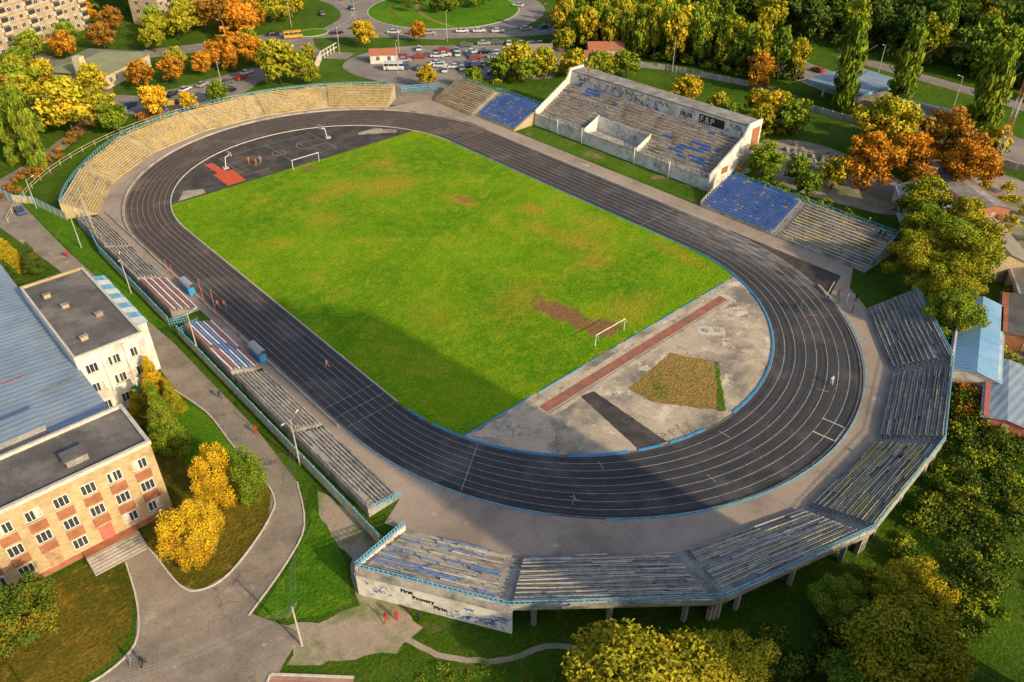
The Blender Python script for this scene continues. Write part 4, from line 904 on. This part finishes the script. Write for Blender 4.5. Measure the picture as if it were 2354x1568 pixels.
# ---------------------------------------------------------------- people
def person_mesh(pose):
    def leg(s,ang,knee):
        hip=Vector((0,s*.1,.93));d=Vector((math.sin(ang),0,-math.cos(ang)));kn=hip+d*.45
        a2=ang-knee;d2=Vector((math.sin(a2),0,-math.cos(a2)));an=kn+d2*.43;toe=an+Vector((.17,0,-.03))
        return hip,kn,an,toe
    def arm(s,ang,elb,out=.0):
        sh=Vector((0,s*.19,1.42));d=Vector((math.sin(ang),s*out,-math.cos(ang))).normalized();el=sh+d*.29
        a2=ang+elb;d2=Vector((math.sin(a2),s*out*.5,-math.cos(a2))).normalized();wr=el+d2*.25;ha=wr+d2*.1
        return sh,el,wr,ha
    P=dict(stand=(0.05,0,-.05,0,.05,.15,-.05,.15,.12),walk=(.4,.1,-.35,.25,-.35,.3,.4,.35,.1),run=(.75,.7,-.5,.9,-.6,1.4,.7,1.4,.12),sit=(1.5,1.5,1.45,1.5,.4,.8,.5,.8,.1),arms=(.3,.1,-.25,.2,.9,.6,-.2,.3,.4))[pose]
    dz=-.5 if pose=='sit' else 0
    V=[];E=[];Rr=[]
    def v(p,r): V.append(Vector(p));Rr.append(r);return len(V)-1
    pel=v((0,0,.97),.15);ch=v((.0,0,1.2),.135);up=v((.01,0,1.4),.14);nk=v((.02,0,1.5),.055);hd=v((.03,0,1.6),.085);ht=v((.03,0,1.72),.075);ns=v((.125,0,1.62),.02)
    E+=[(pel,ch),(ch,up),(up,nk),(nk,hd),(hd,ht),(hd,ns)];seg=[((pel,up),'shirt'),((nk,hd),'skin'),((hd,ht),'skin')]
    for s,a,k in ((1,P[0],P[1]),(-1,P[2],P[3])):
        h,kn,an,to=leg(s,a,k);i0=v(h,.10);i1=v(kn,.065);i2=v(an,.045);i3=v(to,.035);E+=[(pel,i0),(i0,i1),(i1,i2),(i2,i3)]
        seg+=[((i0,i1),'leg'),((i1,i2),'shin'),((i2,i3),'shoe')]
    for s,a,k in ((1,P[4],P[5]),(-1,P[6],P[7])):
        sh,el,wr,ha=arm(s,a,k,P[8]);i0=v(sh,.06);i1=v(el,.042);i2=v(wr,.03);i3=v(ha,.035);E+=[(up,i0),(i0,i1),(i1,i2),(i2,i3)]
        seg+=[((i0,i1),'sleeve'),((i1,i2),'skin'),((i2,i3),'skin')]
    me=bpy.data.meshes.new("p");me.from_pydata(V,E,[]);o=bpy.data.objects.new("p",me);COL.objects.link(o)
    md=o.modifiers.new("s","SKIN");sv=me.skin_vertices[0].data
    for i,r in enumerate(Rr): sv[i].radius=(r,r);sv[i].use_root=(i==0)
    sb=o.modifiers.new("u","SUBSURF");sb.levels=1;sb.render_levels=1
    dg=bpy.context.evaluated_depsgraph_get();m2=bpy.data.meshes.new_from_object(o.evaluated_get(dg));bpy.data.objects.remove(o)
    tags=['shirt','skin','leg','shin','shoe','sleeve','hair'];mi=[]
    for p in m2.polygons:
        c=p.center;best=None
        for (a,b_),t in seg:
            A_,B_=V[a],V[b_];d=B_-A_;u=max(0,min(1,(c-A_).dot(d)/d.dot(d)));q=(c-(A_+d*u)).length
            if best is None or q<best[0]: best=(q,t)
        t=best[1]
        if c.z>.88 and c.z<1.0 and t=='shirt': t='leg'
        if t=='skin' and c.z>1.62 and (c.x<.06 or c.z>1.72): t='hair'
        mi.append(tags.index(t))
    import bmesh
    bm=bmesh.new();bm.from_mesh(m2)
    for f,k in zip(bm.faces,mi): f.material_index=k
    for s,a,k in ((1,P[4],P[5]),(-1,P[6],P[7])):
        sh,el,wr,ha=arm(s,a,k,P[8]);d=(ha-wr).normalized();sd=Vector((d.z,0,-d.x))
        for q in range(5):
            base=ha+sd*(q-2)*.017 if q<4 else wr.lerp(ha,.5)-sd*.03
            L=(.07,.08,.085,.07,.055)[q];dd=d if q<4 else (d-sd*.7).normalized()
            mat=Matrix.Translation(base+dd*L/2)@dd.to_track_quat('Z','Y').to_matrix().to_4x4()
            r=bmesh.ops.create_cone(bm,cap_ends=True,segments=5,radius1=.009,radius2=.006,depth=L,matrix=mat)
            for vv in r['verts']:
                for f in vv.link_faces: f.material_index=1
    bmesh.ops.translate(bm,verts=bm.verts,vec=(0,0,dz))
    if pose=='run': bmesh.ops.rotate(bm,verts=bm.verts,cent=(0,0,.9),matrix=Matrix.Rotation(.12,3,'Y'))
    zmin=min(v_.co.z for v_ in bm.verts)
    if pose!='sit': bmesh.ops.translate(bm,verts=bm.verts,vec=(0,0,-zmin))
    bm.to_mesh(m2);bm.free()
    m2.polygons.foreach_set("use_smooth",[True]*len(m2.polygons));m2.update()
    return m2
PM={p:person_mesh(p) for p in ('stand','walk','run','sit','arms')}
def person(x,y,z,rot,pose,shirt,legs,label,bare=False,shin=None,sc=1.05):
    me=PM[pose].copy();me.materials.clear()
    for t in ['skin' if bare else shirt,'skin',legs,shin or legs,'cl_black','skin' if bare else shirt,'hair']: me.materials.append(MT[t])
    return mk("person",me,None,(x,y,z),rot,(sc,)*3,label=label,cat="person")
person(-40,-24.4,.05,1.7,'run','cl_orange','cl_white',"shirtless person in pale trousers jogging on dark track",True)
person(-44.3,4,.05,-1.5,'run','cl_orange','cl_orange',"person in orange sportswear running on track")
person(-45.2,4.8,.05,-1.5,'run','cl_orange','cl_black',"shirtless person in dark shorts running on track",True,'skin')
person(-31.4,-72.5,.05,2.6,'run','cl_orange','cl_orange',"tanned runner in orange shorts on dark track",True,'skin')
person(17.2,-82.3,.05,.5,'run','cl_white','cl_white',"person in white top running round the track bend")
person(32,-66.7,.05,2,'walk','cl_navy','cl_grey',"person in dark top walking on the track")
person(33.1,-67,.05,2,'walk','cl_green','cl_white',"person in green top walking on the track")
person(-9,60,.055,.4,'arms','cl_orange','cl_orange',"basketball player in orange kit with raised arm")
person(-7.2,61,.055,3.5,'run','cl_orange','cl_red',"basketball player in red shorts running on court",True,'skin')
person(-10,61.8,.055,1,'stand','cl_orange','cl_black',"basketball player standing on the dark court")
person(-59.4,-71.3,.02,1,'stand','cl_red','cl_navy',"person in red top standing by the graffiti wall")
person(-57.6,-73.0,.02,2,'stand','cl_black','cl_navy',"person in dark clothes standing by graffiti wall")
person(-60.4,-70.6,.02,0,'walk','cl_red','cl_black',"person in red jacket walking by the wall")
person(-56.3,-31.4,.03,1.6,'walk','cl_red','cl_black',"person in red top walking along the path")
person(-56.6,-20,.03,1.6,'walk','cl_navy','cl_black',"person in navy top walking along the path")
person(-59.4,42.7,.03,1.4,'walk','cl_red','cl_grey',"person in red top walking on grey path")
person(-83.3,-57.3,.03,.4,'walk','cl_black','cl_black',"person in black clothes walking across pavement")
person(-84.2,-56.2,.03,.4,'walk','cl_grey','cl_black',"person in grey top walking across pavement")
for (x,y,c,l,p) in ((39.6,-70.8,'cl_green','cl_white','arms'),(39,-74,'cl_navy','cl_grey','stand'),(41.5,-71.5,'cl_white','cl_navy','stand'),(43,-72.5,'cl_black','cl_grey','stand'),(42,-69.5,'cl_navy','cl_black','arms')):
    person(x,y,.04,rnd.uniform(0,6),p,c,l,"person in %s top exercising at edge of track"%c[3:])
ax=pol(-A,59.6,276);person(ax[0],ax[1],.35+3.75*5/11+.42-.05,math.radians(276-180),'sit','cl_black','cl_navy',"person in dark jacket sitting on terrace bench")
for (y,c) in ((-66,'cl_black'),(-67,'cl_navy'),(-65.2,'cl_grey')): person(62.4,y,4.4,math.pi,'sit',c,'cl_black',"person in dark clothes sitting on terrace bench")
person(77,28,12.35,3,'sit','cl_red','cl_black',"person in red top sitting on grandstand roof")
# ---------------------------------------------------------------- trees
def leafmesh(name,C_,N_,size,tint,mat,seed):
    rs=np.random.RandomState(seed);n=len(C_)
    t=rs.normal(size=(n,3));nn=N_+.75*t*np.linalg.norm(N_,axis=1,keepdims=True).clip(.2);nn/=np.linalg.norm(nn,axis=1,keepdims=True)+1e-9
    a=np.cross(nn,rs.normal(size=(n,3)));a/=np.linalg.norm(a,axis=1,keepdims=True)+1e-9;b_=np.cross(nn,a)
    s=(size*rs.uniform(.6,1.35,n))[:,None]
    V=np.empty((n,4,3));V[:,0]=C_-a*s;V[:,1]=C_-b_*s*.62;V[:,2]=C_+a*s;V[:,3]=C_+b_*s*.62
    me=bpy.data.meshes.new(name);me.vertices.add(4*n);me.vertices.foreach_set("co",V.ravel())
    me.loops.add(4*n);me.loops.foreach_set("vertex_index",np.arange(4*n));me.polygons.add(n);me.polygons.foreach_set("loop_start",np.arange(n)*4);me.polygons.foreach_set("loop_total",np.full(n,4))
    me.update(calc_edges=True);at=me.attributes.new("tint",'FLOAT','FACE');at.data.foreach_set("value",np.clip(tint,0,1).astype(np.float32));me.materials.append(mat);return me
def crown_pts(shape,n,seed):
    rs=np.random.RandomState(seed)
    if shape=='poplar':
        K=80;z=rs.uniform(-1,1,K);w=np.sqrt(np.clip(1-(np.abs(z+.15)/1.15)**2.2,0.03,1));a=rs.uniform(0,6.28,K)
        cc=np.stack([np.cos(a)*w*.55,np.sin(a)*w*.55,z],1);cr=rs.uniform(.28,.45,K);crz=cr*.3
    elif shape=='spruce':
        K=90;z=rs.uniform(-1,1,K);w=(1-z)/2*.95+.03;a=rs.uniform(0,6.28,K)
        cc=np.stack([np.cos(a)*w*.75,np.sin(a)*w*.75,z],1);cr=.14+.22*w;crz=cr*.35
    elif shape=='birch':
        K=60;z=rs.uniform(-.95,.95,K);w=np.sqrt(np.clip(1-np.abs(z)**2.2,.05,1));a=rs.uniform(0,6.28,K);q=rs.uniform(.2,.85,K)
        cc=np.stack([np.cos(a)*w*q,np.sin(a)*w*q,z],1);cr=rs.uniform(.15,.28,K);crz=cr*1.6
    else:
        K=64;d=rs.normal(size=(K,3));d/=np.linalg.norm(d,axis=1,keepdims=True);d[:,2]=np.where(d[:,2]<-.75,-d[:,2],d[:,2])
        cc=d*rs.uniform(.3,.88,K)[:,None];cc+=rs.normal(size=3)*.03;cr=rs.uniform(.13,.32,K);crz=cr*.85
    k=rs.choice(K,n,p=(cr**2)/(cr**2).sum());dd=rs.normal(size=(n,3));dd/=np.linalg.norm(dd,axis=1,keepdims=True)
    rr=rs.uniform(.5,1.15,n)[:,None]
    P_=cc[k]+dd*rr*np.stack([cr[k],cr[k],crz[k]],1)
    tc=rs.uniform(0,.5,K)
    tint=tc[k]+rs.uniform(0,.38,n)+.3*np.clip(dd[:,2],-1,1)+.12  # clump tops lighter, undersides darker: shading painted into the tint
    return P_,dd*np.array([1,1,1.2]),tint
SH=dict(round=4,poplar=1,spruce=1,birch=2)
CR={}
def crown(shape,kind,var,dense):
    k=(shape,kind,var,dense)
    if k not in CR:
        seed=(len(shape)*37+var*11+ord(shape[0]))
        n={0:3200,1:9000,2:26000}[dense];sz={0:.085,1:.052,2:.030}[dense]
        if shape=='poplar': n=6000;sz=.10
        if shape=='birch': sz=.028;n=24000
        P_,N_,t=crown_pts(shape,n,seed)
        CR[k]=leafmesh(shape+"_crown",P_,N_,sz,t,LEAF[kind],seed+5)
    return CR[k]
TR={}
def trunk(bark):
    if bark not in TR:
        b=MB();b.cyl((0,0,0),(.02,.01,.45),.028,.02,8,bark);b.cyl((.02,.01,.45),(0,.02,.85),.02,.006,7,bark)
        for i in range(7):
            a=i*2.4;z=.25+.06*i;b.cyl((.015,.01,z),(math.cos(a)*.24,math.sin(a)*.24,z+.2),.011,.004,5,bark)
        TR[bark]=b.mesh("trunk",True)
    return TR[bark]
LBL=dict(green="broad green leafy tree growing on grass",dkgreen="dense dark green leafy tree on grass",yg="leafy tree turning yellow green in autumn",yellow="bright yellow autumn tree with dense crown",orange="orange autumn tree with rounded crown",brown="brown orange autumn tree beside the road",mixed="dense dark green tree with orange autumn patches")
def tree(x,y,r,kind,H=None,shape='round',dense=0,var=None,grp="trees around the stadium"):
    if H is None: H=1.55*r+2.3
    nm={'poplar':"poplar_tree",'spruce':"spruce_tree",'birch':"birch_tree"}.get(shape,"tree")
    lb=LBL[kind] if shape=='round' else {"poplar":"tall slender green poplar tree","spruce":"conical %s conifer beside the building"%("yellow green" if kind!='dkgreen' else "dark green"),"birch":"drooping %s birch tree on lawn"%("golden yellow" if kind in('yellow','yg') else 'green')}[shape]
    e=empty(nm,(x,y,0),rnd.uniform(0,6.28),label=lb,cat="tree",group=grp)
    if var is None: var=rnd.randrange(SH[shape])
    mk("trunk",trunk('birchbark' if shape=='birch' else 'bark'),e,(0,0,0),0,(H*.9,H*.9,H*.95))
    rv={'round':.47,'poplar':.48,'spruce':.48,'birch':.47}[shape]*H
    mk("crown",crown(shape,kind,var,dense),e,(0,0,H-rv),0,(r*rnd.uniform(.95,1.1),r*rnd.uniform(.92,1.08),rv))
    return e
T5=[(7,227,5,'orange'),(11,209,4.9,'brown'),(-8,202,4.6,'green'),(12,175,4.6,'yg'),(32,191,6.5,'yg'),(41,186,7.4,'brown'),(42,169,7.1,'orange'),(65,183,5.9,'yg'),(26,145,5.1,'orange'),(-7,137,4.7,'orange'),(3,136,4.1,'orange'),(13,138,3.5,'orange'),(-13,111,4.6,'yellow'),(-29,159,4.7,'yg'),(-31,177,4.9,'green'),(-36,111,8.1,'yg'),(-26,117,5.0,'yg'),(-46,130,5.4,'green'),(4,107,3.6,'green'),(-5,107,2.8,'yellow'),(27,113,7.4,'yg'),(38,120,3.1,'green'),(70,130,4.9,'yellow'),(88,122,3.4,'orange'),(59,79,3.3,'yellow'),(68,68,3.2,'green'),(86,67,6.2,'yg'),(99,55,4.8,'yg'),(107,48,3.9,'yg'),(141,78,7.9,'green'),(145,50,9,'yg'),(148,26,8.6,'yg'),(105,15,4.4,'yellow'),(139,12,4.7,'orange'),(108,-11,5.3,'yellow'),(107,-19,5.2,'green'),
 (20,142,4.5,'orange'),(30,139,4.8,'orange'),(35,148,4.5,'yg'),(50,176,6,'orange'),(58,182,6,'yg'),(25,185,6,'yg'),(22,198,5,'green'),(36,200,6,'yg'),(-20,140,5,'yg'),(-38,150,6,'green'),(-22,195,5,'green'),(-48,112,6,'green'),(-58,120,6,'green'),(-60,135,7,'yg'),(-45,150,6,'brown'),(-27,104,4.5,'green'),(33,106,4,'yg'),(92,61,5,'yg'),(80,68,4.5,'green'),(112,44,4.5,'green'),(103,2,3.5,'yg'),(102,-12,4,'yg'),(112,-14,4.5,'yg'),(131,8,4,'orange'),(118,78,4,'yg'),(46,128,2.5,'yg'),(28,152,3,'brown'),(55,196,6,'green'),(75,196,6,'green'),(-60,160,6,'green'),(-75,140,7,'green'),
 (72,186,6,'yg'),(48,190,6,'orange'),(16,184,5,'yg'),(0,190,5,'brown'),(-14,186,5,'orange'),(-34,166,5,'yg'),(-40,138,6,'yg'),(-52,140,5,'orange'),(22,136,3.4,'orange'),(8,146,4,'yg'),(-30,132,5,'yg'),(-36,124,5,'yg'),(33,132,3.5,'orange'),(84,62,4.5,'green'),(92,70,4,'yg'),(104,50,4.5,'green'),(112,-4,4,'yg'),(100,-4,3.5,'green')]
for (x,y,r,k) in T5: tree(x,y,r,k)
T4=[(73,-24,2.3,'yellow',0),(75,-31,5.2,'green',1),(75,-43,3.4,'green',0),(89,-49,7.4,'orange',1),(110,-43,8.7,'yg',1),(121,-53,7.1,'brown',1),(106,-65,6.5,'orange',1),(81,-66,5.8,'yg',1),(72,-80,5.2,'yg',1),(55,-77,6.4,'yg',2),(58,-83,7.6,'yg',2),(43,-89,5.2,'green',2),(80,-37,3.2,'green',0),(104,-52,6,'orange',1),(116,-60,6,'brown',0),(65,-79,6,'green',2),(122,-38,5,'green',0),(50,-85,5.5,'yg',2),(80,-75,5,'yg',1),(94,-60,4,'brown',0),(128,-62,5,'yg',0),(66,-72,5,'yg',1),(74,-70,4.5,'green',1),(84,-44,4,'yg',0)]
for (x,y,r,k,d) in T4: tree(x,y,r,k,dense=d)
for (x,y,H,r) in ((-50,94,20,2.9),(135,-18,25,3.8),(146,-29,23,3.8),(140,-54,24,4.4),(-53,101,13,2.6)): tree(x,y,r,'green',H,'poplar')
for (x,y,r,k,H) in ((-48.5,-97,8.4,'yg',10.5),(-39,-102,5,'yg',7.5),(-24,-113,6.8,'yg',10.5),(-16,-110,5,'yg',8.5),(-22,-105,3.8,'green',6),(-57,-100,4,'green',6),(-91,-45.5,5.0,'mixed',8.5),(-32,-112,4.5,'green',7)): tree(x,y,r,k,H,dense=2)
tree(-73,-48,3.6,'yellow',8.5,'birch',2);tree(-66,-40.5,3.2,'yellow',9,'birch',2);tree(-63,-43,3.0,'green',8.5,'birch',2);tree(-70.5,-46,2.6,'yellow',7.5,'birch',2)
tree(-67,-26,3.0,'green',11,'spruce',2);tree(-66,-21,2.6,'green',9,'spruce',2);tree(-64,-14.5,2.4,'yellow',9,'spruce',2);tree(-67.5,-17,2.2,'yg',6,'spruce',2);tree(-63,-18,1.8,'yg',6,'spruce',2)
tree(-69,45,3,'yellow',7,'spruce',2);tree(-66,40,2.4,'dkgreen',7,'spruce',2);tree(-71,38,2.6,'dkgreen',6,'spruce',2)
def inpoly(x,y,p):
    c=False;j=len(p)-1
    for i in range(len(p)):
        if (p[i][1]>y)!=(p[j][1]>y) and x<(p[j][0]-p[i][0])*(y-p[i][1])/(p[j][1]-p[i][1])+p[i][0]: c=not c
        j=i
    return c
def scatter(poly,dmin,nmax,seed):
    r=random.Random(seed);xs=[p[0] for p in poly];ys=[p[1] for p in poly];out=[];t=0
    while len(out)<nmax and t<nmax*60:
        t+=1;x=r.uniform(min(xs),max(xs));y=r.uniform(min(ys),max(ys))
        if inpoly(x,y,poly) and all((x-a)**2+(y-b_)**2>dmin**2 for a,b_ in out): out.append((x,y))
    return out
W1=[(122,84),(134,94),(158,97),(160,62),(156,26),(150,4),(141,14),(136,36),(130,58)]
for (x,y) in scatter(W1,4.6,62,3): tree(x,y,rnd.uniform(3.4,4.8),rnd.choice(['green','green','yg','green','yg']),rnd.uniform(13,18),grp="trees of the roadside wood")
for (x,y) in scatter([(182,120),(178,60),(196,20),(194,-30),(184,-80),(240,-80),(270,40),(260,120),(220,150)],7.2,130,4): tree(x,y,rnd.uniform(4.8,7),rnd.choice(['dkgreen','green','green','yg','dkgreen','dkgreen','brown' if rnd.random()<.4 else 'green']),rnd.uniform(12,18),grp="trees of the roadside wood")
for (x,y) in scatter(arc(C[0]+6,C[1]+8,20,20,0,360,20),5,16,5): tree(x,y,rnd.uniform(2,4),rnd.choice(['dkgreen','green']),rnd.uniform(5,8),grp="trees on the roundabout")
def mass(name,pos,nl,leaf,kinds,label,hr=(9,15),rr=(5,8),seed=9,flat=1.0):
    rs=np.random.RandomState(seed);Cs=[];Ns=[];Ts=[]
    for (x,y) in pos:
        P_,N_,t=crown_pts('round',nl,rs.randint(1000));r=rs.uniform(*rr);h=rs.uniform(*hr)
        Cs.append(P_*np.array([r,r,h*.5*flat])+np.array([x,y,h*.5]));Ns.append(N_);Ts.append(t+rs.uniform(-.15,.15))
    me=leafmesh(name,np.concatenate(Cs),np.concatenate(Ns),leaf,np.concatenate(Ts),LEAF[kinds],seed)
    mk(name,me,kind="stuff",label=label)
mass("woodland",scatter([(240,-90),(275,40),(262,125),(225,155),(190,240),(120,330),(420,330),(420,-150)],11,240,12),420,.85,'dkgreen',"dense dark green distant woodland",(12,18),(6,9))
mass("woodland",scatter([(60,215),(100,215),(100,260),(20,330),(-60,330),(-100,230),(-60,215),(0,240)],10,70,13),500,.8,'green',"distant green woodland beyond the apartment blocks",(10,15),(5,8),10)
mass("undergrowth",scatter([(182,120),(178,60),(194,20),(192,-30),(182,-80),(240,-80),(270,40),(260,120),(220,150)],5,260,41),160,.6,'dkgreen',"dark shrubs below the roadside wood",(3,6),(3,4.5),42)
mass("undergrowth",scatter(W1,4,90,43),200,.45,'green',"shrubs below the roadside wood",(2.5,5),(2.5,3.5),44)
ug=scatter([(-44,-104),(-36,-99),(-20,-105.5),(2,-104.5),(16,-101),(30,-96),(40,-90),(47,-90),(44,-100),(24,-110),(4,-114),(-12,-117),(-30,-112)],1.6,340,21)
mass("undergrowth",ug[0::2],420,.17,'dkgreen',"dense dark green bushes below the curved stand",(1.0,3.0),(1.3,2.5),30)
mass("undergrowth",ug[1::3],420,.17,'green',"green bushes below the curved stand",(.8,3.0),(1.2,2.4),31)
mass("undergrowth",ug[5::9],420,.17,'yg',"yellowing bushes below the curved stand",(.8,2.6),(1.1,2.0),38)
mass("undergrowth",scatter([(24,-99),(44,-91),(46,-96),(28,-104)],1.6,40,28),300,.2,'brown',"reddish brown bushes by the sheds",(1.2,2.6),(1.2,2),37)
mass("undergrowth",scatter([(-10,-118),(20,-112),(48,-100),(60,-112),(40,-130),(0,-136)],4,60,49),260,.2,'green',"scattered low shrubs on rough grass",(.4,1.4),(.8,2.2),50)
mass("undergrowth",scatter([(80,-26),(84,-20),(96,-14),(112,-20),(104,-8),(84,-10)],3,30,22),200,.3,'yg',"overgrown shrubs behind the grandstand",(1,2.5),(1.2,2.4),32)
mass("undergrowth",scatter([(66,-28),(72,-28),(72,-60),(66,-70)],2,45,24),260,.25,'green',"overgrown shrubs behind the side terrace",(1.5,4),(1.2,2.2),33)
mass("undergrowth",scatter([(-53,-93),(-47,-90),(-43,-96),(-50,-104),(-58,-100)],1.3,26,25),300,.16,'green',"low bushes by the wall",(.8,1.8),(.9,1.6),34)
mass("undergrowth",scatter([(-60,-78),(-54,-84),(-50,-90),(-58,-96),(-68,-84),(-66,-78)],1.6,34,51),160,.10,'green',"tufts and weeds on rough grass",(.2,.6),(.5,1.2),52)
mass("undergrowth",scatter([(66,70),(120,56),(124,62),(70,76)],2.5,30,26),200,.3,'yg',"shrubs along the car park edge",(1.2,2.5),(1.2,2.2),35)
mass("undergrowth",scatter([(-70,74),(-66,74),(-30,112),(10,104),(10,107),(-32,116)],2.5,30,27),200,.3,'brown',"autumn shrubs along the fence",(1,2.2),(1.2,2),36)
mass("undergrowth",scatter([(40,-92),(60,-95),(92,-70),(112,-60),(112,-75),(80,-100),(50,-110)],4,36,47),240,.3,'yg',"shrubs between the workshops",(1.2,3.5),(1.4,2.6),48)
# ---------------------------------------------------------------- camera & light
P=[-86.824,-121.606,79.5,0.73394,0.62099,-0.00225,1823.43]
yaw,pit,roll=P[3:6]
f=Vector((math.sin(yaw)*math.cos(pit),math.cos(yaw)*math.cos(pit),-math.sin(pit)));r=Vector((math.cos(yaw),-math.sin(yaw),0));u=r.cross(f)
c_,s_=math.cos(roll),math.sin(roll);r2=c_*r+s_*u;u2=c_*u-s_*r
cd=bpy.data.cameras.new("camera");cd.sensor_width=36;cd.lens=P[6]/2354*36;cd.clip_end=4000;cd.clip_start=.5
co=bpy.data.objects.new("camera",cd);COL.objects.link(co)
co.matrix_world=Matrix(((r2.x,u2.x,-f.x,P[0]),(r2.y,u2.y,-f.y,P[1]),(r2.z,u2.z,-f.z,P[2]),(0,0,0,1)))
scene.camera=co
EL=26;tr=Vector((-.10,1,0)).normalized()
az=math.atan2(-tr.x,-tr.y)
sd=bpy.data.lights.new("sun",'SUN');sd.energy=4.0;sd.angle=math.radians(1.2);sd.color=(1,.79,.47)
so=bpy.data.objects.new("sun",sd);COL.objects.link(so)
dirv=Vector((tr.x*math.cos(math.radians(EL)),tr.y*math.cos(math.radians(EL)),-math.sin(math.radians(EL))))
so.rotation_euler=dirv.to_track_quat('-Z','Y').to_euler()
w=bpy.data.worlds.new("World");scene.world=w;w.use_nodes=True;nt=w.node_tree
sk=nt.nodes.new("ShaderNodeTexSky");sk.sky_type='NISHITA';sk.sun_disc=False;sk.sun_elevation=math.radians(EL);sk.sun_rotation=az;sk.dust_density=3.0
bg=nt.nodes["Background"];nt.links.new(sk.outputs[0],bg.inputs[0]);bg.inputs[1].default_value=.15
scene.view_settings.view_transform='Standard';scene.view_settings.look='None';scene.view_settings.exposure=0
